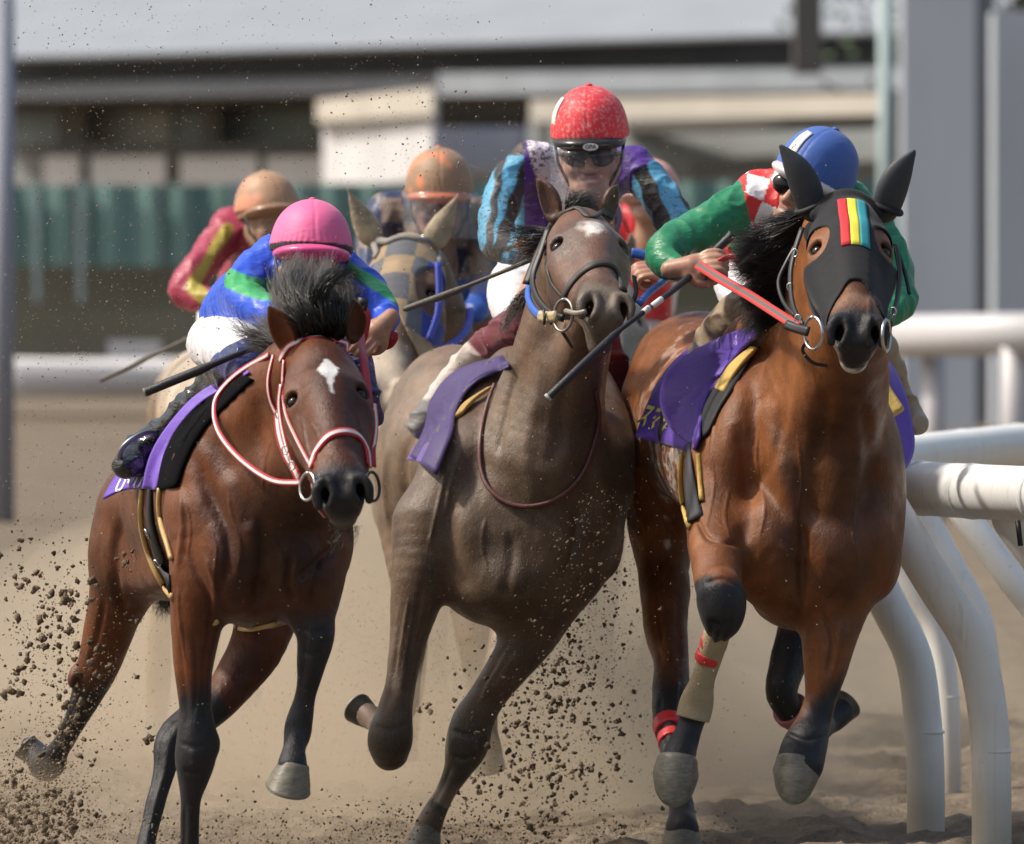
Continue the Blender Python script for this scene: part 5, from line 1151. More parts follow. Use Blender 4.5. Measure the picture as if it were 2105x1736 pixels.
def rear_tack():
    root, bv, fr, hb = H4; hd = Blob(Y4); hd.ops = list(hb.ops); hd.inflate(.007); o, M = fr.O, fr.M
    def region(D, X, Yy, Z):
        dx, dy, dz = X-o[0], Yy-o[1], Z-o[2]
        r = (M[0][0]*dx+M[0][1]*dy+M[0][2]*dz)/fr.s; nn = (M[1][0]*dx+M[1][1]*dy+M[1][2]*dz)/fr.s; t = (M[2][0]*dx+M[2][1]*dy+M[2][2]*dz)/fr.s
        ar = np.abs(r); eye = 1-np.sqrt(((ar-.10)/.044)**2+((t-.21)/.085)**2)
        return np.maximum(np.maximum(D, eye*.04), np.maximum(t-.34-np.clip((ar-.02)/.07, 0, 1)*.12, np.maximum(-nn-.2, -.05-t)))
    hd.fn(region); vv, ff = hd.mesh(.006, smooth=2); L = fr.loc(vv)
    u = np.floor((L[:, 0]+.043)/.086); w = np.floor((L[:, 2]-.02)/.088); chk = ((u+w) % 2) < .5
    c = np.tile(np.array([.30, .215, .13]), (len(vv), 1)); nv = vnoise(vv*30); c[chk] = (.11, .115, .13); c *= (.8+.4*nv)[:, None]
    edge = (np.abs(L[:, 0]) > .078) & chk; c[edge] = (.03, .05, .25)
    mesh_np('hood', vv, ff, cloth_mat('check_hood', .8, fb=.1), root, c)
    Mt = simple('tan_ear_cloth', (.36, .30, .21), .9, var=.5, bumps=.6, bscale=60)
    for (x0, y0, x1, y1, sg) in [(766, 490, 714, 388, 1), (890, 498, 942, 400, -1)]:
        e = Blob(Y4); a, b_ = np.array(P(x0, y0, Y4-.31)), np.array(P(x1, y1, Y4-.36)); n = 6
        e.chain3([[*(a+(b_-a)*t), (.046)*r] for t, r in [(0, .75), (.15, 1), (.4, .85), (.65, .52), (.85, .26), (1, .10)]], .01, False, 4, (np.array([0, -1., 0]), .6)); vv, ff = e.mesh(.006); mesh_np('ear_cover', vv, ff, Mt, root)
    Mg = simple('grey_band', (.25, .23, .21), .8)
    strap('browband', bv, [(752, 520), (768, 492), (800, 478), (835, 476), (870, 488), (892, 515), (900, 545)], Y4-.4, .026, Mg, root, .014, off=.006)
    Mbl = simple('blue_tack', (.05, .07, .42), .6)
    free_strap('rein', [(966, 640, .0), (962, 670, -.15), (945, 695, -.3), (915, 714, -.45), (880, 722, -.6)], Y4, .026, Mbl, root, thick=.014)
    free_strap('cheek_strap', [(900, 540, -.5), (902, 600, -.55), (898, 650, -.6), (880, 700, -.65)], Y4, .024, Mbl, root, face=(.5, -.9, 0), thick=.008)
    free_strap('rein', [(560, 0, 0), (561, 1, 0)], Y4, .001, Mbl, root) if False else None
rear_tack()
Y5 = 30.5
H5 = rear_horse(Y5, 'pale bay horse mostly hidden behind the rider in the pink cap', 455, 900, 130, 165, (420, 850),
    (P(560, 560, Y5-.3), 10, 40, -10, 1.15, 0),
    [[(400, 1020, .05, 110), (350, 1160, 0, 70), (330, 1290, 0, 50), (326, 1390, 0, 54), (322, 1470, 0, 46)], [(500, 1020, .05, 110), (505, 1160, 0, 80), (510, 1300, 0, 56), (512, 1400, 0, 46)], [(420, 1000, 1.7, 100), (425, 1200, 1.6, 60), (430, 1380, 1.5, 44)]],
    (.34, .235, .15), neck=[(560, 640, -.1, 110), (540, 720, .05, 140), (500, 800, .15, 190)], ears=[(535, 555, 515, 500, 1), (600, 555, 615, 500, -1)], h=.013, palebelly=(365, 780, .12, .2), matname='pale_bay_coat')
Y6 = 31.2
H6 = rear_horse(Y6, 'dusty grey horse mostly hidden behind the rider in the red cap', 1330, 900, 125, 170, (1385, 800),
    (P(1262, 560, Y6-.3), 0, 42, 6, 1.0, 0),
    [[(1250, 1040, .05, 100), (1240, 1180, 0, 76), (1236, 1290, 0, 60), (1232, 1400, 0, 54), (1236, 1500, 0, 70)], [(1370, 1040, .05, 100), (1375, 1200, 0, 70), (1340, 1330, 0, 50), (1320, 1400, .2, 44)], [(1240, 1020, 1.7, 100), (1190, 1250, 1.6, 66), (1170, 1400, 1.5, 44), (1130, 1500, 1.4, 40)]],
    (.36, .33, .28), neck=[(1262, 640, -.1, 110), (1285, 720, .05, 130), (1320, 800, .15, 170)], ears=[(1230, 590, 1222, 530, 1), (1297, 545, 1303, 474, -1)], earw=.06, h=.013, matname='grey_coat')

# ================================================================== RIDERS
def skin_mat():
    m, nt, b = new_mat('skin'); g = gpos(nt); a = nt.nodes.new('ShaderNodeAttribute'); a.attribute_name = 'Col'
    n = nnoise(nt, 60, 4, .6, g); r = ramp(nt, n.outputs[0], [(.3, (.86, .84, .82)), (.7, (1.12, 1.1, 1.08))])
    nt.links.new(mixn(nt, 1.0, a.outputs[0], r.outputs[0], 'MULTIPLY'), b.inputs['Base Color']); b.inputs['Roughness'].default_value = .45
    b.inputs['Subsurface Weight'].default_value = .12; b.inputs['Subsurface Radius'].default_value = (.01, .004, .002)
    nt.links.new(bump(nt, n.outputs[0], .15, .003), b.inputs['Normal']); return m
M_skin = skin_mat(); SKIN = (.40, .225, .155)
def human_head(b, fr):
    """origin = crown centre, t down, n out of the face"""
    E, C = fr.E, fr.C
    E(b, (0, -.015, .085), (.076, .095, .085), .03); E(b, (0, .035, .125), (.062, .05, .075), .03)
    C(b, [(-.058, .0, .16, .022), (-.035, .055, .20, .02), (0, .072, .212, .020), (.035, .055, .20, .02), (.058, .0, .16, .022)], .03)
    E(b, (0, .05, .205), (.026, .026, .02), .02)                        # chin
    C(b, [(-.05, .066, .098, .012), (0, .078, .094, .012), (.05, .066, .098, .012)], .015)     # brow
    C(b, [(0, .082, .105, .009), (0, .094, .13, .011), (0, .102, .148, .014)], .012)           # nose
    for s in (-1, 1):
        E(b, (s*.012, .090, .152), (.010, .012, .008), .008)
        E(b, (s*.038, .060, .148), (.024, .022, .020), .02)             # cheek
        E(b, (s*.078, -.01, .13), (.010, .02, .032), .008)              # ear
        E(b, (s*.031, .082, .115), (.017, .014, .011), .010, True)
        E(b, (s*.031, .068, .115), (.013, .013, .010), .004)            # eye
    C(b, [(-.028, .074, .176, .006), (-.012, .086, .172, .007), (0, .087, .174, .007), (.012, .086, .172, .007), (.028, .074, .176, .006)], .006)
    C(b, [(-.025, .074, .188, .006), (0, .085, .191, .009), (.025, .074, .188, .006)], .006)
    C(b, [(-.027, .086, .181, .003), (0, .095, .182, .0035), (.027, .086, .181, .003)], .004, True)
    C(b, [(0, -.03, .17, .055), (0, -.06, .24, .055), (0, -.09, .31, .06)], .04)
def hand(b, O, t, n, s=1.0, thumb=1, curl=1.0, spread=1.0):
    """gripping hand: O wrist, t towards the knuckles, n back of the hand"""
    t = np.array(t, float); t /= np.linalg.norm(t); n = np.array(n, float); n -= t*(n@t); n /= np.linalg.norm(n); r = np.cross(t, n)
    W = lambda a, c, d: np.array(O)+s*(r*a+n*c+t*d)
    def C(pts, k): b.chain3([[*W(x, y, z), q*s] for x, y, z, q in pts], k*s, False, 4)
    C([(0, 0, -.03, .024), (0, 0, 0, .026), (0, -.003, .03, .030)], .02)
    b.ell3(W(0, -.006, .048), np.array([.041, .018, .044])*s, np.stack([r, n, t]), .015*s)
    for i, (x, L, q) in enumerate(((-.031, .84, .0088), (-.011, .98, .0098), (.010, 1.0, .0100), (.030, .92, .0098))):
        x *= spread
        C([(x*.9, .004, .065, q*1.05), (x, .006, .085, q*1.12), (x, -.002*curl, .085+.030*L, q), (x*.97, -.030*curl, .090+.030*L, q*.95), (x*.92, -.046*curl, .078+.012*L, q*.85), (x*.9, -.042*curl, .060, q*.75)], .006)
    x = .036*thumb
    C([(x*.7, -.008, .018, .014), (x*1.35, -.018, .045, .0125), (x*1.25, -.034, .068, .0110), (x*.75, -.048, .082, .0095)], .012)
def frame_px(x, y, Y, **k): return Frame(P(x, y, Y), k.get('lean', 0), k.get('tilt', 0), k.get('yaw', 0), k.get('scale', 1), k.get('roll', 0))
def helmet(parent, fr, col, band=True, mud=None, peak=(.012, .012, .014), seam=True, dots=None):
    """riding cap: fr origin = centre of the shell; t down, n front"""
    b = Blob(); fr.E(b, (0, -.005, 0), (.115, .135, .118), .02); fr.E(b, (0, .0, .04), (.117, .132, .09), .03)
    b.cut(fr.w(0, .12, .052), fr.t*1.0+fr.n*-.12, .004)
    v, f = b.mesh(.005, smooth=1)
    L = fr.loc(v); n = vnormals(v, f); ang = np.arctan2(L[:, 0], L[:, 1])
    v = v+n*(-.0022*np.exp(-(L[:, 0]/.003)**2)*(L[:, 2] < .02))[:, None]
    rid = np.sin(ang*46+vnoise(v*30)*5)*.0011*sstep(-.03, .05, L[:, 2]); v = v+n*rid[:, None]*fr.s
    c = np.tile(np.array(col), (len(v), 1)); c = c*(.93+.14*vnoise(v*20))[:, None]
    if seam: c = mixc(c, np.array(col)*1.15, .6*np.exp(-((np.abs(L[:, 0])-.003)/.002)**2))
    if band: c = mixc(c, (.012, .012, .014), sstep(.018, .021, L[:, 2]+L[:, 1]*-.05)*sstep(.042, .038, L[:, 2]+L[:, 1]*-.05))
    if mud is not None: c = mixc(c, mud[0], np.clip(sstep(mud[1], mud[1]+.12, vnoise(v*mud[2])*.6+vnoise(v*mud[2]*2.3+5)*.4)*mud[3]*sstep(-.12, .02, L[:, 1]), 0, 1))
    h = mesh_np('helmet', v, f, cloth_mat('cap_cloth', .55, dots, fb=.12, sheen=.1), parent, c)
    b2 = Blob(); fr.E(b2, (0, -.005, -.119), (.012, .012, .006), .003); v, f = b2.mesh(.003); mesh_np('button', v, f, cloth_mat('button_cloth', .6), h, np.tile(np.array(col), (len(v), 1)))
    b3 = Blob(); fr.E(b3, (0, .045, .052), (.113, .118, .030), .01); fr.E(b3, (0, -.01, .04), (.110, .128, .05), .02); b3.cut(fr.w(0, 0, .074), fr.t+fr.n*-.05)
    fr.E(b3, (0, -.01, .07), (.1, .11, .04), .01, True); v, f = b3.mesh(.005, smooth=1)
    mesh_np('peak', v, f, cloth_mat('peak', .22, fb=.02, spec=.6), h, np.tile(np.array(peak), (len(v), 1)))
    # harness straps
    for s in (-1, 1):
        tube('chin_strap', [fr.w(s*.108, .03, .05), fr.w(s*.096, .035, .12), fr.w(s*.06, .055, .19)], .005*fr.s, simple('harness', (.012, .012, .013), .5), h, 6)
    return h
def rider(name_label, Y0, headfr, torso, sleeves, hands, legs, silk, breech, boots, folds=.010, silkmat=None, cuff=6, helm=None, group='riders in racing silks', skin=SKIN, neckto=None, h=.0055, extra=None):
    """torso / sleeves / legs: lists of chains; silk(v,px,py)->colours; breech,boots = (chains, colour fn)"""
    root = empty('person', P(torso[0][-1][0], torso[0][-1][1], Y0+torso[0][-1][2]), name_label, 'person', group)
    b = Blob(Y0); human_head(b, headfr)
    nk = headfr.w(0, -.08, .29); tt = P(torso[0][0][0], torso[0][0][1], Y0+torso[0][0][2])
    b.chain3([[*nk, .055], [*((nk+np.array(tt))/2), .06], [*tt, .07]], .04)
    for c in torso+sleeves+legs: b.chain([(x, y, d, max(w*.80, 12)) for x, y, d, w in c], .03)
    for hd in hands: hand(b, P(hd[0], hd[1], Y0+hd[2]), hd[3], hd[4], hd[5] if len(hd) > 5 else 1.1, hd[6] if len(hd) > 6 else 1)
    v, f = b.mesh(h, [(a, p-.09, p+.09, .0036) for hd in hands for a, p in ((0, P(hd[0], 0, Y0).x), (2, P(0, hd[1], Y0).z))] if h < .007 else [], 1)
    c = np.tile(np.array(skin), (len(v), 1)); c = mixc(c, (.42, .18, .14), sstep(.55, .8, vnoise(v*35))*.5)
    L = headfr.loc(v); lips = np.exp(-((L[:, 2]-.176)/.009)**2-((np.abs(L[:, 0]))/.024)**4)*(L[:, 1] > .06); c = mixc(c, (.40, .13, .12), lips*.7)
    teeth = np.exp(-((L[:, 2]-.182)/.0042)**2-((np.abs(L[:, 0]))/.022)**4)*(L[:, 1] > .06); c = mixc(c, (.68, .62, .58), teeth)
    hair = sstep(-.01, -.035, L[:, 1])*(L[:, 2] < .2)*(L[:, 2] > -.1)*(np.abs(L[:, 0]) < .1)*(L[:, 1] > -.14); c = mixc(c, (.02, .015, .012), hair)
    mesh_np('body', v, f, M_skin, root, c)
    b = Blob(Y0)
    for t in torso: b.chain(t, .06)
    for s in sleeves:
        b.chain(s, .035)
    # open the cuffs cleanly
    v, f = b.mesh(h, [], 2)
    v = fold(v, f, folds, (16, 16, 9), 3.3); v = fold(v, f, folds*.35, (26, 26, 18), 8.1)
    px, py = PX(v); mesh_np('shirt', v, f, silkmat or cloth_mat('silk', .42, fb=.28), root, silk(v, px, py))
    b = Blob(Y0)
    for t in breech[0]: b.chain(t, .05)
    v, f = b.mesh(max(h, .0065), [], 2); v = fold(v, f, folds*.7, (12, 12, 14), 5); px, py = PX(v)
    mesh_np('breeches', v, f, cloth_mat('breeches_cloth', .6, ((.25, .2, .15), .90, 60), fb=.3), root, breech[1](v, px, py))
    for t in boots[0]:
        b = Blob(Y0); b.chain(t, .03); v, f = b.mesh(.006, [], 2); v = fold(v, f, .012, (14, 14, 22), 2); px, py = PX(v)
        mesh_np('boot', v, f, boots[2], root, boots[1](v, px, py))
    return root
flat = lambda c: (lambda v, px, py: np.tile(np.array(c), (len(v), 1)))
M_bootb = cloth_mat('patent_boot', .12, fb=.5, spec=.8); M_bootw = cloth_mat('pale_boot', .45, fb=.2)

# ---- rider in pink cap, blue silks with green bands
BL = (.018, .085, .60); GR = (.03, .33, .10)
def silk1(v, px, py):
    c = np.tile(np.array(BL), (len(v), 1)); 
    ga = sstep(3, -3, np.abs((py-578)-(px-510)*.16-12*np.sin((px-470)/40))-22)*(px < 566)*(v[:, 1] < 24.62)
    gb = sstep(3, -3, np.abs((py-575)-(px-757)*.62)-14)*(px > 715)
    return mixc(mixc(c, GR, ga), GR, gb)
fr1 = frame_px(640, 492, 24.05, lean=-2, tilt=8, yaw=6, roll=-2)
hf1 = Frame(fr1.w(0, 0, -.03), -2, 8, 6, 1.1, -2)
J1 = rider('crouching rider in a pink cap and blue silks with green arm bands', 24.0, hf1,
    [[(628, 560, .15, 130), (575, 590, .45, 165), (520, 620, .75, 160), (466, 655, 1.0, 120)], [(560, 540, .2, 80), (690, 555, .2, 80)]],
    [[(560, 530, .2, 84), (520, 562, .15, 84), (500, 605, .05, 78), (545, 640, -.1, 66), (600, 655, -.2, 48)], [(700, 552, .2, 84), (744, 578, .12, 70), (776, 615, .02, 64), (792, 655, -.1, 54), (788, 674, -.17, 46)]],
    [(789, 664, -.19, (-.70, -.35, -.66), (.25, -1, .35), .98, -1)],
    [[(470, 700, .7, 90), (514, 740, -.24, 70), (434, 800, -.03, 50), (300, 917, .18, 46)]], silk1,
    ([[(446, 705, .95, 124), (480, 718, .45, 122), (520, 735, -.1, 98)], [(640, 700, .9, 110), (735, 760, .45, 60)]], lambda v, px, py: mixc(np.tile(np.array([.66, .66, .70]), (len(v), 1)), (.022, .028, .12), sstep(-8, 8, (px-470)*.55+(py-740)))),
    ([[(516, 742, -.30, 96), (474, 764, -.16, 88), (438, 796, -.04, 72), (390, 842, .06, 72), (340, 888, .14, 68), (300, 916, .18, 74), (276, 940, .16, 74), (262, 958, .08, 60)], [(738, 745, .45, 58), (758, 800, .4, 46), (764, 860, .45, 44)]],
     lambda v, px, py: mixc(np.tile(np.array([.008, .009, .011]), (len(v), 1)), (.022, .028, .13), sstep(8, -8, (py-772)-(px-460)*.55)), M_bootb))
helmet(J1, fr1, (.82, .15, .34), True, peak=(.75, .08, .27))
def irons(Y0, arc, leather, parent, mat=M_steel):
    o = free_strap('stirrup', [(x, y, d) for x, y, d in arc], Y0, .016, mat, parent, thick=.010)
    for l in leather: free_strap('stirrup_leather', l, Y0, .010, simple('leather_black', (.012, .012, .014), .5), parent, thick=.006)
irons(24.0, [(244, 950, .06), (250, 924, .04), (270, 904, .04), (298, 890, .06), (320, 890, .10), (330, 902, .16)], [[(328, 898, .1), (360, 876, .0), (402, 848, -.08)], [(334, 904, .1), (366, 882, .0), (408, 852, -.08)]], H1[0], simple('grey_iron', (.22, .23, .26), .4, .7))
# ---- rider in red cap, purple silks, black and light blue sleeves
PUR = (.070, .022, .235); CY = (.075, .30, .48)
def silk2(v, px, py):
    c = np.tile(np.array(PUR), (len(v), 1))
    q = np.array([(1112, 268), (1118, 300), (1128, 340), (1150, 380), (1178, 420)], float); best = np.full(len(v), 1e9)
    for i in range(4):
        a, b_ = q[i], q[i+1]; ab = b_-a; t = np.clip(((px-a[0])*ab[0]+(py-a[1])*ab[1])/(ab@ab), 0, 1); best = np.minimum(best, np.hypot(px-a[0]-t*ab[0], py-a[1]-t*ab[1]))
    c = mixc(c, (.70, .68, .74), sstep(2, -2, best-33))
    la = (px < 1078+np.clip((py-330)*.0, 0, 1)) | ((px < 1110) & (py > 470)); ra = px > 1300
    wv = px+2.5*np.sin(py/9)
    dl = np.abs(wv-(1058-(py-330)*.28))
    c1 = np.tile(np.array(CY), (len(v), 1)); blk = sstep(16, 12, np.abs(wv-(1090-(py-330)*.36)))+sstep(10, 6, np.abs(wv-(1030-(py-330)*.15)))+sstep(8, 5, np.abs(py-512+(px-1040)*.2))+sstep(322, 316, py)
    c1 = mixc(c1, (.02, .018, .018), np.clip(blk, 0, 1)); c = np.where(la[:, None], c1, c)
    c2 = np.tile(np.array(CY), (len(v), 1)); cen = 1322+(py-360)*.42-(py > 470)*(py-470)*.3
    blk = sstep(20, 16, np.abs(wv-cen))+sstep(4, 0, -(wv-(cen+62))); c2 = mixc(c2, (.016, .015, .016), np.clip(blk, 0, 1))
    c = np.where((ra & (py > 330+(1340-px)*.6))[:, None], c2, c); return c
fr2 = frame_px(1212, 254, 26.0, lean=1, tilt=-6, yaw=-4, roll=0, scale=1.02)
hf2 = Frame(P(1211, 238, 26.03), 1, 0, -2, 1.14, 4)
J2 = rider('grimacing rider in a muddy red cap, goggles and purple silks with light blue sleeves', 26.1, hf2,
    [[(1195, 395, .20, 150), (1185, 460, .35, 175), (1160, 530, .55, 160), (1120, 570, .8, 130)], [(1100, 345, .18, 86), (1200, 350, .2, 110), (1295, 350, .18, 86)], [(1085, 400, .2, 60), (1100, 480, .3, 80)]],
    [[(1090, 335, .15, 90), (1052, 372, .1, 80), (1026, 430, 0, 74), (1020, 490, -.12, 74), (1055, 512, -.25, 60), (1092, 505, -.38, 46)], [(1305, 345, .15, 84), (1345, 390, .1, 80), (1378, 440, .02, 78), (1398, 500, -.1, 66), (1385, 545, -.25, 48)]],
    [(1096, 504, -.42, (.86, -.3, -.12), (-.1, -.7, .75), 1.1, -1), (1385, 562, -.35, (-.85, -.3, .05), (0, -.6, .8), 1.05, 1)],
    [[(1110, 560, .6, 90), (1080, 640, .0, 80), (1000, 710, .2, 56), (900, 850, .4, 46)]], silk2,
    ([[(1095, 560, .7, 140), (1058, 600, .45, 112), (1062, 648, .1, 92)], [(1240, 590, .6, 100), (1235, 680, .1, 80)]], flat((.66, .66, .69))),
    ([[(1085, 655, -.1, 84), (1035, 690, .05, 76), (990, 718, .18, 64), (958, 745, .26, 56), (922, 790, .32, 54), (892, 845, .35, 60), (868, 872, .28, 66)], [(1228, 690, .0, 78), (1256, 752, .05, 76), (1268, 800, .12, 66), (1276, 850, .2, 54)]],
     lambda v, px, py: mixc(mixc(np.tile(np.array([.14, .022, .035]), (len(v), 1)), (.60, .52, .48), sstep(-5, 5, (py-728)-(px-985)*1.05)*(px < 1100)), (.16, .15, .14), sstep(-5, 5, (py-820))*(px < 1100)+(px > 1200)*sstep(805, 815, py)), M_bootw),
    silkmat=cloth_mat('muddy_silk', .5, ((.085, .06, .045), .80, 70), fb=.35))
h2 = helmet(J2, fr2, (.68, .035, .05), False, mud=((.60, .33, .30), .55, 150, .6), peak=(.012, .012, .014))
def goggles(parent, fr, w=.034):
    b = Blob()
    for s in (-1, 1): fr.E(b, (s*.034, .088, .115), (.036, .018, .029), .010)
    fr.C(b, [(-.07, .05, .108, .008), (-.085, .0, .104, .006), (-.08, -.05, .10, .006)], .01); fr.C(b, [(.07, .05, .108, .008), (.085, .0, .104, .006), (.08, -.05, .10, .006)], .01)
    v, f = b.mesh(.0038, smooth=2); mesh_np('goggles', v, f, simple('smoked_lens', (.006, .006, .008), .16, var=.02, spec=.35), parent)
goggles(J2, hf2)
def shield(parent, fr, x0=-.118, x1=.125, bot=.225):
    m, nt, b = new_mat('clear_plastic'); nt.nodes.remove(b); out = nt.nodes['Material Output']
    tr = nt.nodes.new('ShaderNodeBsdfTransparent'); tr.inputs[0].default_value = (.93, .93, .95, 1); gl = nt.nodes.new('ShaderNodeBsdfGlossy'); gl.inputs['Roughness'].default_value = .12; df = nt.nodes.new('ShaderNodeBsdfDiffuse'); df.inputs[0].default_value = (.7, .68, .72, 1)
    fz = nt.nodes.new('ShaderNodeLayerWeight'); fz.inputs[0].default_value = .06; n = nnoise(nt, 40, 4, .7, gpos(nt)); 
    m1 = nt.nodes.new('ShaderNodeMixShader'); nt.links.new(fz.outputs['Facing'], m1.inputs[0]); nt.links.new(tr.outputs[0], m1.inputs[1]); nt.links.new(gl.outputs[0], m1.inputs[2])
    r = ramp(nt, n.outputs[0], [(.4, (.015, .015, .015)), (.75, (.10, .10, .10))]); m2 = nt.nodes.new('ShaderNodeMixShader'); nt.links.new(r.outputs[0], m2.inputs[0]); nt.links.new(m1.outputs[0], m2.inputs[1]); nt.links.new(df.outputs[0], m2.inputs[2])
    nt.links.new(m2.outputs[0], out.inputs['Surface'])
    v = []; n_ = 18; m_ = 10
    for i in range(m_+1):
        t = .072+(bot-.072)*i/m_
        for j in range(n_+1):
            a = -1+2*j/n_; v.append(fr.w((x1-x0)/2*a+(x1+x0)/2, .150-.075*a*a+.01*i/m_, t))
    f = [(i*(n_+1)+j, i*(n_+1)+j+1, (i+1)*(n_+1)+j+1, (i+1)*(n_+1)+j) for i in range(m_) for j in range(n_)]
    o = mesh_np('face_shield', v, f, m, parent); s = o.modifiers.new('solid', 'SOLIDIFY'); s.thickness = .0012; return o
shield(J2, fr2)
# emblem on the peak
def text_obj(name, body, size, M, mat, parent, ext=.0008):
    cu = bpy.data.curves.new(name, 'FONT'); cu.body = body; cu.size = size; cu.extrude = ext; cu.align_x = 'CENTER'; cu.align_y = 'CENTER'; cu.resolution_u = 4
    to = bpy.data.objects.new(name+'_tmp', cu); COL.objects.link(to); bpy.context.view_layer.update()
    me = bpy.data.meshes.new_from_object(to.evaluated_get(bpy.context.evaluated_depsgraph_get())); bpy.data.objects.remove(to)
    me.transform(M); me.materials.clear(); me.materials.append(mat); o = bpy.data.objects.new(name, me); return link(o, parent)
def emblem():
    c = fr2.w(.012, .166, .058); z = -fr2.t; nrm = fr2.n; x = fr2.r
    wm = simple('emblem_white', (.75, .75, .75), .4, var=.02); v = []; f = []
    for rr, dn in ((1, 0), (1, .0025), (.86, .0025)):
        for k in range(32): a = 2*math.pi*k/32; v.append(c+x*math.cos(a)*.0245*rr+z*math.sin(a)*.0115*rr+nrm*dn)
    for r_ in range(2):
        for k in range(32): f.append((r_*32+k, r_*32+(k+1) % 32, (r_+1)*32+(k+1) % 32, (r_+1)*32+k))
    f.append(tuple(64+k for k in range(32))); e = mesh_mixed('emblem', v, f, wm, h2, False)
    M = Matrix(((x[0], z[0], nrm[0], c[0]+nrm[0]*.0036), (x[1], z[1], nrm[1], c[1]+nrm[1]*.0036), (x[2], z[2], nrm[2], c[2]+nrm[2]*.0036), (0, 0, 0, 1)))
    text_obj('lettering', 'GPA', .019, M, simple('emblem_black', (.01, .01, .012), .5), e)
emblem()
def side_patch(fr, parent, s=-1, a0=1.0, a1=1.35):
    v = []; n = 10
    for i in range(n+1):
        for j in range(5):
            t = -.085+.115*i/n; a = a0+(a1-a0)*j/4; k = math.sqrt(max(0, 1-(t/.122)**2)); v.append(fr.w(s*.1185*k*math.sin(a), -.005+.139*k*math.cos(a), t))
    f = [(i*5+j, i*5+j+1, (i+1)*5+j+1, (i+1)*5+j) for i in range(n) for j in range(4)]
    o = mesh_np('number_patch', v, f, simple('white_patch', (.72, .70, .66), .5, speck=((.05, .05, .05), .62, 70)), parent); q = o.modifiers.new('solid', 'SOLIDIFY'); q.thickness = .002
side_patch(fr2, h2, -1, 1.05, 1.4)
# ---- rider in blue cap, red and white checks, green sleeves
GN = (.012, .19, .085)
def silk3(v, px, py):
    u = (px-1500)*.94+(py-340)*.34; w = -(px-1500)*.34+(py-340)*.94; wob = (vnoise(v*10)-.5)*14
    chk = ((np.floor((u+wob)/44)+np.floor((w-wob)/46)) % 2) < .5
    c = np.tile(np.array([.80, .79, .82]), (len(v), 1)); c[chk] = (.62, .03, .03)
    arm = (px < 1537+(py-430)*.25) & (py > 372+(1530-px)*-.1) & ((px-1537)*.6-(py-365) < 0) & (v[:, 1] < 25.45)
    c[arm] = GN; c[px > 1740] = GN; return c
fr3 = frame_px(1684, 338, 25.15, lean=-24, tilt=-6, yaw=-28, roll=24)
hf3 = Frame(fr3.w(0, 0, -.03), -24, -6, -28, 1.08, 24)
J3 = rider('rider in a blue cap, red and white checked silks and green sleeves', 25.05, hf3,
    [[(1625, 430, .12, 110), (1580, 440, .3, 150), (1560, 490, .5, 160), (1545, 545, .7, 130)], [(1560, 400, .15, 96), (1620, 400, .15, 100), (1730, 410, .25, 90)]],
    [[(1548, 418, .12, 96), (1490, 448, .05, 102), (1430, 480, -.02, 88), (1376, 508, -.1, 82), (1366, 536, -.16, 68), (1392, 552, -.22, 46)], [(1745, 420, .28, 90), (1815, 500, .2, 86), (1846, 580, .1, 70), (1848, 625, .02, 66), (1800, 655, -.1, 46)]],
    [(1398, 550, -.26, (.93, -.25, .16), (-.1, -.75, .55), 1.12, 1)],
    [[(1540, 560, .6, 90), (1574, 622, 0, 70), (1474, 689, .17, 50), (1420, 765, .32, 32)]], silk3,
    ([[(1545, 545, .72, 128), (1520, 585, .5, 104), (1545, 625, .25, 84)], [(1680, 560, .6, 110), (1790, 640, .2, 70)]], flat((.66, .65, .70))),
    ([[(1580, 618, -.05, 92), (1522, 645, .05, 92), (1474, 688, .16, 76), (1446, 720, .3, 52), (1420, 765, .32, 42), (1392, 830, .34, 40), (1384, 872, .30, 44)], [(1800, 680, .2, 60), (1845, 780, .3, 46), (1872, 845, .32, 40), (1886, 876, .25, 44)]],
     lambda v, px, py: mixc(mixc(np.tile(np.array([.36, .27, .18]), (len(v), 1)), (.62, .56, .52), sstep(-5, 5, (py-712)-(px-1450)*.5)), (.02, .02, .02), sstep(800, 820, py)*(px < 1500)), M_bootw))
h3 = helmet(J3, fr3, (.05, .12, .40), False, peak=(.6, .58, .58)); side_patch(fr3, h3, -1, .2, .55); goggles(J3, hf3)
ring('wrist_band', P(1100, 504, 25.66), .018, .003, (1, -.3, 0), simple('band_black', (.015, .015, .015), .6), J2)

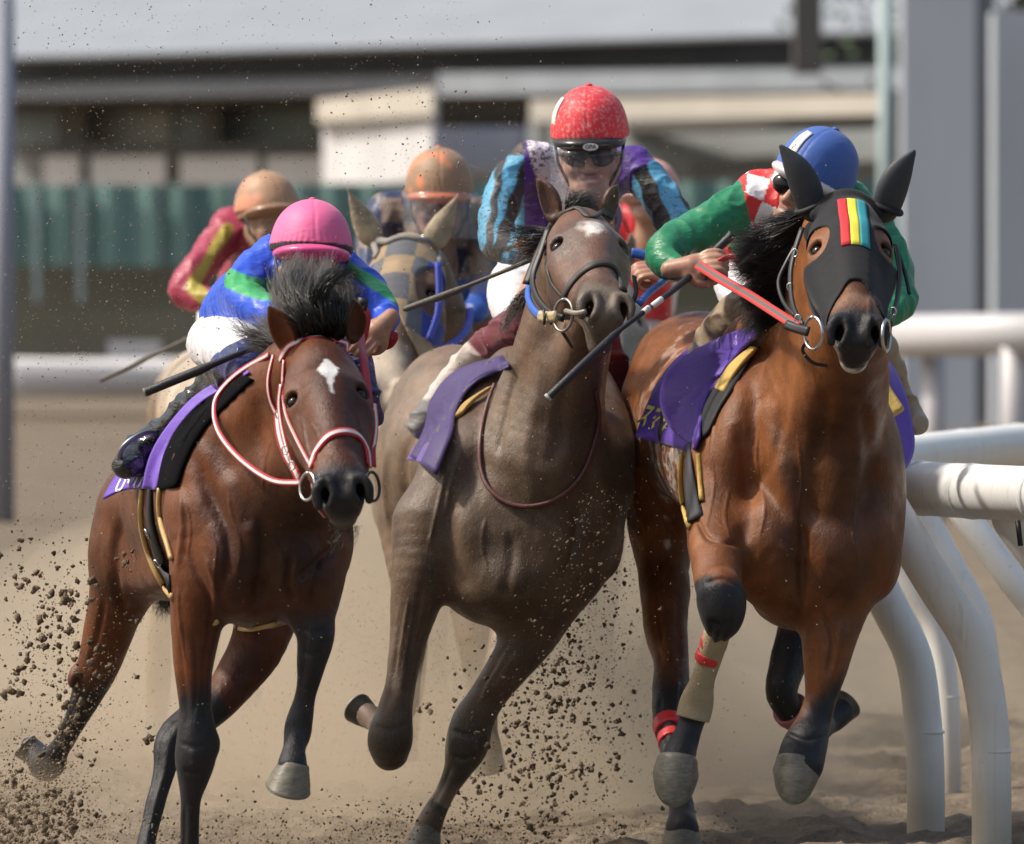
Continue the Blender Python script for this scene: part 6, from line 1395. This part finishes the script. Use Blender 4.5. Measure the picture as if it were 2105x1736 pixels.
# ---- riders behind
def silk4(v, px, py):
    ch = ((np.floor(px/46)+np.floor((py+10)/52)) % 2) < .5; c = np.tile(np.array([.20, .15, .12]), (len(v), 1)); c[ch] = (.035, .045, .10)
    c = mixc(c, (.03, .10, .42), sstep(560, 585, py)); return mixc(c, (.26, .22, .18), sstep(.5, .7, vnoise(v*8))*.5)
fr4 = frame_px(903, 372, 29.6, lean=0, tilt=-4, yaw=2, scale=1.02)
hf4 = Frame(fr4.w(0, 0, -.03), 0, 4, 2, 1.1, 0)
J4 = rider('rider in a muddy orange cap and navy and brown checked silks', 29.7, hf4,
    [[(900, 480, .1, 150), (900, 540, .2, 180), (905, 610, .4, 160)], [(800, 435, .1, 76), (900, 440, .1, 100), (985, 445, .1, 76)]],
    [[(795, 435, .1, 76), (765, 490, 0, 66), (765, 560, -.15, 56), (800, 600, -.3, 44)], [(985, 445, .1, 76), (1005, 520, 0, 70), (1005, 590, -.05, 70), (975, 640, -.2, 50)]], [],
    [[(900, 620, .5, 80), (980, 640, .2, 70), (1000, 700, .3, 50)]], silk4,
    ([[(910, 620, .6, 140), (980, 630, .3, 80)]], flat((.35, .35, .42))), ([[(985, 640, .2, 66), (1000, 690, .3, 54), (990, 740, .4, 44)]], flat((.10, .10, .11)), M_bootw), h=.009, skin=(.16, .10, .08))
helmet(J4, fr4, (.62, .22, .11), False, mud=((.26, .19, .12), .38, 12, .85), peak=(.55, .15, .06)); shield(J4, hf4)
def silk5(v, px, py):
    c = np.tile(np.array([.34, .035, .075]), (len(v), 1)); q = np.array([(468, 470), (430, 530), (396, 590), (420, 612), (470, 618)], float); best = np.full(len(v), 1e9)
    for i in range(4):
        a, b_ = q[i], q[i+1]; ab = b_-a; t = np.clip(((px-a[0])*ab[0]+(py-a[1])*ab[1])/(ab@ab), 0, 1); best = np.minimum(best, np.hypot(px-a[0]-t*ab[0], py-a[1]-t*ab[1]))
    return mixc(c, (.42, .34, .06), sstep(3, -3, best-13+(vnoise(v*12)-.5)*12))
fr5 = frame_px(548, 415, 31.2, lean=6, tilt=10, yaw=22, roll=4)
hf5 = Frame(fr5.w(0, 0, -.03), 6, 10, 22, 1.1, 4)
J5 = rider('rider in a dusty orange cap and maroon silks with yellow sleeve stripes', 31.3, hf5,
    [[(530, 500, .1, 110), (520, 560, .3, 130), (490, 640, .6, 110)], [(478, 465, .1, 76), (560, 480, .1, 90)]],
    [[(478, 468, .1, 80), (440, 510, 0, 72), (402, 560, -.1, 68), (380, 594, -.15, 66), (410, 614, -.2, 56), (455, 618, -.25, 44)], [(600, 480, .1, 76), (640, 540, 0, 66)]],
    [(462, 612, -.3, (.7, -.5, .3), (0, -1, .3), 1.1, 1)], [[(480, 640, .5, 70), (440, 690, .1, 60), (390, 760, .3, 44)]], silk5,
    ([[(480, 620, .6, 100), (445, 660, .2, 84)]], flat((.70, .68, .66))), ([[(440, 690, .15, 70), (405, 745, .25, 54), (385, 800, .3, 44)]], flat((.45, .40, .35)), M_bootw), h=.009, skin=(.30, .19, .13))
helmet(J5, fr5, (.60, .27, .17), False, mud=((.33, .22, .13), .36, 9, .8), peak=(.30, .17, .10))
fr6 = frame_px(1336, 388, 32.0, lean=-4, tilt=10, yaw=-10)
hf6 = Frame(fr6.w(0, 0, -.09), -4, 10, -10, 1.0, 0)
J6 = rider('rider in a pale pink cap and red silks, behind the light blue sleeve', 32.1, hf6,
    [[(1335, 480, .1, 110), (1338, 560, .2, 120), (1335, 650, .4, 90)], [(1290, 450, .1, 70), (1380, 450, .1, 60)]],
    [[(1388, 440, .1, 60), (1402, 480, 0, 50), (1400, 560, -.1, 44)]], [], [[(1330, 650, .5, 80), (1310, 700, .2, 60)]],
    lambda v, px, py: mixc(np.tile(np.array([.55, .02, .03]), (len(v), 1)), (.62, .60, .62), sstep(1378, 1384, px)),
    ([[(1335, 660, .4, 96), (1318, 720, .2, 60)]], lambda v, px, py: mixc(np.tile(np.array([.60, .58, .60]), (len(v), 1)), (.03, .03, .035), sstep(690, 715, py))), ([[(1318, 720, .2, 56), (1312, 780, .3, 44)]], flat((.03, .03, .035)), M_bootw), h=.010)
helmet(J6, fr6, (.62, .30, .26), False, peak=(.5, .25, .2))

# ---- whips
def whip(pts, Y0, mat, label, bands=(), cap=None):
    v = [P(x, y, Y0+d) for x, y, d, w in pts]; r = [SZ(w, Y0)/2 for *_, w in pts]
    root = empty('whip', v[0], label, 'whip', 'whips held by the riders')
    tube('shaft', v, r, mat, root, 12)
    return root, v, r
Mw1 = simple('black_whip', (.016, .017, .02), .42, bumps=.3, bscale=200); Mw2 = simple('muddy_whip', (.10, .085, .065), .55, bumps=.3, bscale=120)
w1, _, _ = whip([(299, 806, -.45, 18), (302, 805, -.45, 19), (350, 785, -.45, 20), (410, 761, -.45, 20), (440, 748, -.44, 14), (500, 724, -.42, 11), (560, 704, -.30, 10), (620, 680, -.1, 10)], 23.9, Mw1, 'black padded whip crossing the navy knee of the pink capped rider')
tube('tip', [P(296, 807, 23.45), P(300, 805.5, 23.45)], .0125, simple('worn_tip', (.3, .25, .18), .8), w1, 10)
whip([(745, 640, 0, 18), (746, 622, 0, 24), (747, 612, 0, 24)], 23.6, simple('black_grip', (.02, .02, .022), .5), 'black whip handle end sticking up beside the red rein and hand')
whip([(828, 636, -.3, 8), (834, 635, -.3, 13), (900, 612, -.3, 16), (940, 597, -.3, 15), (960, 588, -.3, 9), (1030, 560, -.3, 9), (1100, 530, -.32, 12), (1130, 518, -.3, 12)], 26.0, Mw2, 'muddy brown whip held out to the left by the red capped rider')
w3, _, _ = whip([(1124, 819, -.9, 12), (1128, 816, -.9, 16), (1200, 748, -.8, 17), (1262, 690, -.7, 17), (1276, 677, -.68, 10), (1330, 636, -.6, 11), (1380, 600, -.42, 12), (1414, 572, -.30, 15), (1440, 545, -.22, 17), (1500, 487, -.16, 19), (1506, 480, -.16, 21)], 25.05, Mw1, 'long dark whip with two white bands held by the green sleeved rider')
for a, b_ in (((1322, 643, -.61), (1334, 633, -.59)), ((1343, 628, -.58), (1360, 615, -.55))):
    tube('white_band', [P(a[0], a[1], 25.05+a[2]-.001), P(b_[0], b_[1], 25.05+b_[2]-.001)], .0098, simple('band_white', (.7, .7, .7), .5), w3, 12)
tube('flap_tip', [P(1124, 819, 24.14), P(1129, 814.5, 24.14)], .0125, simple('tip_pale', (.45, .43, .4), .7), w3, 10)
whip([(205, 783, -.3, 8), (260, 758, -.3, 10), (320, 728, -.3, 9), (400, 690, -.3, 9), (455, 640, -.3, 12)], 31.2, Mw2, 'thin blurred brown whip trailing low behind the rider with maroon sleeves')
# red rein bridge in the left rider's hand
free_strap('rein_bridge', [(738, 660, -.28), (745, 640, -.3), (752, 650, -.3), (748, 680, -.28), (742, 700, -.25)], 24.0, .03, simple('red_rubber', (.50, .03, .05), .55, bumps=.4, bscale=300), H1[0], thick=.012)
free_strap('rein_bridge', [(772, 700, -.12), (792, 696, -.16), (808, 690, -.18), (800, 706, -.14), (776, 712, -.1)], 24.0, .03, simple('red_rubber', (.42, .02, .04), .55, bumps=.4, bscale=300), H1[0], thick=.012)
# lettering on the saddle cloths
def cloth_text(txt, x, y, size, Y0, bv, mat, parent, ang, shear=0.0, sx=1.0, off=.022):
    cu = bpy.data.curves.new('lettering', 'FONT'); cu.body = txt; cu.size = 1; cu.align_x = 'CENTER'; cu.align_y = 'CENTER'; cu.resolution_u = 3; cu.offset = .03
    to = bpy.data.objects.new('t', cu); COL.objects.link(to); bpy.context.view_layer.update()
    me = bpy.data.meshes.new_from_object(to.evaluated_get(bpy.context.evaluated_depsgraph_get())); bpy.data.objects.remove(to)
    ca, sa = math.cos(R(ang)), math.sin(R(ang)); o_ = Vector((0, 0, CAMZ))
    for vv in me.vertices:
        u = vv.co.x*size*sx+vv.co.y*size*shear; w = -vv.co.y*size; X = x+u*ca-w*sa; Y = y+u*sa+w*ca
        d = (P(X, Y, 10)-o_).normalized(); loc, n, i, dist = bv.ray_cast(o_, d)
        if loc is None: loc = P(X, Y, Y0); dist = (loc-o_).length
        vv.co = o_+d*(dist-off)
    me.materials.clear(); me.materials.append(mat); o = bpy.data.objects.new('lettering', me); return link(o, parent)
M_yl = simple('yellow_print', (.85, .78, .16), .6, var=.05); M_wl = simple('white_print', (.75, .74, .78), .6, var=.05)
def eval_bvh(o):
    dg = bpy.context.evaluated_depsgraph_get(); e = o.evaluated_get(dg); me = e.to_mesh(); mw = o.matrix_world
    b = BVHTree.FromPolygons([mw@v.co for v in me.vertices], [tuple(p.vertices) for p in me.polygons]); e.to_mesh_clear(); return b
bpy.context.view_layer.update()
scb = eval_bvh(H3[3])
cloth_text('スマイ', 1348, 862, 58, Y3+1.0, scb, M_yl, H3[3], 14, .35, .40, off=.003)
c1 = [o for o in H1[0].children if o.name.startswith('saddle_cloth')][0]
cloth_text('UNUA', 272, 996, 34, Y1+.8, eval_bvh(c1), M_wl, c1, -6, .6, .7, off=.003)

# ================================================================== FLYING DIRT AND DUST
def clod_shapes(n=8, sub=2):
    out = []
    import bmesh
    for i in range(n):
        bm = bmesh.new(); bmesh.ops.create_icosphere(bm, subdivisions=sub, radius=1); v = np.array([x.co for x in bm.verts]); f = np.array([[q.index for q in x.verts] for x in bm.faces]); bm.free()
        d = 1+(vnoise(v*1.3+i*7)-.5)*1.5+(vnoise(v*3.1+i*3)-.5)*.9; v = v*np.clip(d, .3, 2)[:, None]*np.array([1, .7+.5*rng.random(), .6+.6*rng.random()]); out.append((v, f))
    return out
CLODS = clod_shapes(8, 2); SPECKS = clod_shapes(4, 0)
def spray(name, samples, mat, shapes, label=None):
    """samples: rows x, y (picture), Y distance, size in metres"""
    V = []; Fc = []; k = 0
    for x, y, Y, r in samples:
        v, f = shapes[rng.integers(len(shapes))]; q = rng.normal(0, 1, 4); q /= np.linalg.norm(q); M = np.array(Matrix.Rotation(rng.random()*6.28, 3, Vector(q[:3])))
        V.append((v*r)@M.T+np.array(P(x, y, Y))); Fc.append(f+k); k += len(v)
    o = mesh_np(name, np.concatenate(V), np.concatenate(Fc), mat); tag(o, kind='stuff'); return o
M_dirt = simple('wet_dirt', (.145, .108, .072), .85, var=.6, bumps=.8, bscale=80, spec=.25); M_dirt2 = simple('dry_grains', (.22, .16, .10), .9, var=.5)
M_pale = simple('bright_grains', (.62, .56, .46), .8, var=.3)
def cluster(n, cx, cy, sx, sy, Ya, Yb, ra, rb, groups=0, pw=3.0):
    out = []
    if groups: G = [(rng.normal(cx, sx), rng.normal(cy, sy)) for _ in range(groups)]
    for i in range(n):
        if groups: g = G[rng.integers(groups)]; x, y = rng.normal(g[0], sx*.10+4), rng.normal(g[1], sy*.12+4)
        else: x, y = rng.normal(cx, sx), rng.normal(cy, sy)
        out.append((x, y, Ya+(Yb-Ya)*rng.random(), ra+(rb-ra)*rng.random()**pw))
    return [q for q in out if -60 < q[0] < 2170 and q[1] < 1800]
S = cluster(620, 120, 1290, 85, 130, 23.4, 25.2, .0012, .0125, 50, 3.6)+cluster(900, 130, 1330, 100, 150, 23.4, 25.2, .0009, .003)+cluster(120, 120, 1330, 90, 150, 23.4, 25.0, .002, .007)
spray('flying_clods', S, M_dirt, CLODS)
S = cluster(4200, 45, 1670, 75, 75, 23.2, 24.6, .0012, .0045)+cluster(700, 300, 1720, 160, 35, 23.6, 25.4, .0014, .006)+cluster(400, 130, 1500, 60, 70, 23.4, 24.8, .0012, .004)
spray('dirt_spray', S, M_dirt2, CLODS[:4] if False else SPECKS)
S = cluster(420, 60, 1690, 80, 60, 23.2, 24.6, .003, .010, 60, 2)
spray('dirt_spray', S, M_dirt, CLODS)
# fan thrown up by the middle horse
fan = []
for i in range(1900):
    t = rng.random()**.7; y = 1745-(1745-1010)*t; xc = 1075+150*t**1.2; w = 150*(1-t)+60
    x = rng.normal(xc, w*.62); fan.append((x, y, 25.0+1.3*rng.random(), .0016+.008*rng.random()**3.2*(1-.5*t)))
G = [(rng.normal(1110, 110), rng.uniform(1330, 1740)) for _ in range(60)]
for i in range(650):
    g = G[rng.integers(60)]; fan.append((rng.normal(g[0], 10), rng.normal(g[1], 13), 25.2+rng.random(), .0012+.009*rng.random()**3.6))
spray('dirt_spray', fan, M_dirt, CLODS)
S = cluster(2200, 900, 1715, 230, 40, 24.8, 26.2, .0012, .005)+cluster(1800, 1180, 1450, 130, 170, 25.2, 26.8, .0009, .003)
spray('dirt_spray', S, M_dirt, SPECKS)
S = cluster(9000, 1010, 1420, 230, 190, 25.9, 27.6, .0007, .0021)+cluster(2500, 330, 1500, 230, 170, 24.6, 26.5, .0006, .0019)+cluster(2200, 1130, 1150, 160, 160, 25.0, 26.6, .0006, .0018)
spray('airborne_grains', S, M_dirt2, SPECKS)
# fine grains hanging in the air
S = []
for i in range(5200):
    x = rng.random()**1.25*1700; y = rng.random()*1500; 
    if x > 1000 and y < 250 and rng.random() < .5: continue
    S.append((x, y, 22.6+5.5*rng.random(), .0006+.0011*rng.random()**2.5))
spray('airborne_grains', S, M_pale, SPECKS)
S = []
for i in range(3200):
    x = abs(rng.normal(0, 520)); y = rng.random()*1100; S.append((x, y, 22.8+5.0*rng.random(), .0008+.0022*rng.random()**3))
S += cluster(500, 820, 250, 120, 110, 23.5, 27, .001, .0042)+cluster(900, 250, 620, 190, 180, 23.5, 27, .0008, .0036)
spray('airborne_grains', S, M_dirt2, SPECKS)

# dust drifting low behind and between the horses: soft mounds of thin, even dust
def dust(Y, x, rx, ry, rz, dens, seed, zc=0.0, colr=(.80, .69, .54)):
    m = bpy.data.materials.new('dust_%d' % seed); m.use_nodes = True; nt = m.node_tree; nt.nodes.remove(nt.nodes['Principled BSDF']); out = nt.nodes['Material Output']
    pv = nt.nodes.new('ShaderNodeVolumePrincipled'); pv.inputs['Color'].default_value = (*colr, 1); pv.inputs['Anisotropy'].default_value = .2; pv.inputs['Density'].default_value = dens
    nt.links.new(pv.outputs[0], out.inputs['Volume'])
    import bmesh
    bm = bmesh.new(); bmesh.ops.create_icosphere(bm, subdivisions=4, radius=1); v = np.array([q.co for q in bm.verts]); f = np.array([[q.index for q in t.verts] for t in bm.faces]); bm.free()
    v = v*(1+(vnoise(v*1.6+seed*3.7)-.5)*.7)[:, None]*np.array([rx, ry, rz])+np.array([P(x, 0, Y).x, Y, zc]); v[:, 2] = np.maximum(v[:, 2], -.12+.02*vnoise(v*3))
    o = mesh_np('dust_cloud', v, f, m); tag(o, kind='stuff'); return o
for i, a in enumerate([(29.5, 250, .8, 1.6, .75, .24), (31.0, 620, 1.0, 2.0, 1.05, .34), (28.2, 760, .7, 1.2, .95, .42), (30.5, 1000, 1.0, 2.0, .95, .34), (28.6, 1230, .75, 1.3, 1.05, .55), (32.0, 1250, 1.0, 2.2, 1.0, .26),
                       (33.5, 300, 1.3, 2.5, .8, .22), (33.5, 900, 1.6, 2.5, 1.05, .20), (26.9, 1080, .6, .7, .50, .35), (30.8, 1640, 1.0, 2.2, .55, .16), (24.6, 40, .4, .6, .28, .22), (26.6, 560, .6, .8, .55, .26), (26.7, 1230, .45, .5, .75, .45), (26.2, 800, .4, .5, .5, .30), (27.2, 1500, .5, .8, .45, .22)]):
    dust(*a, seed=i)
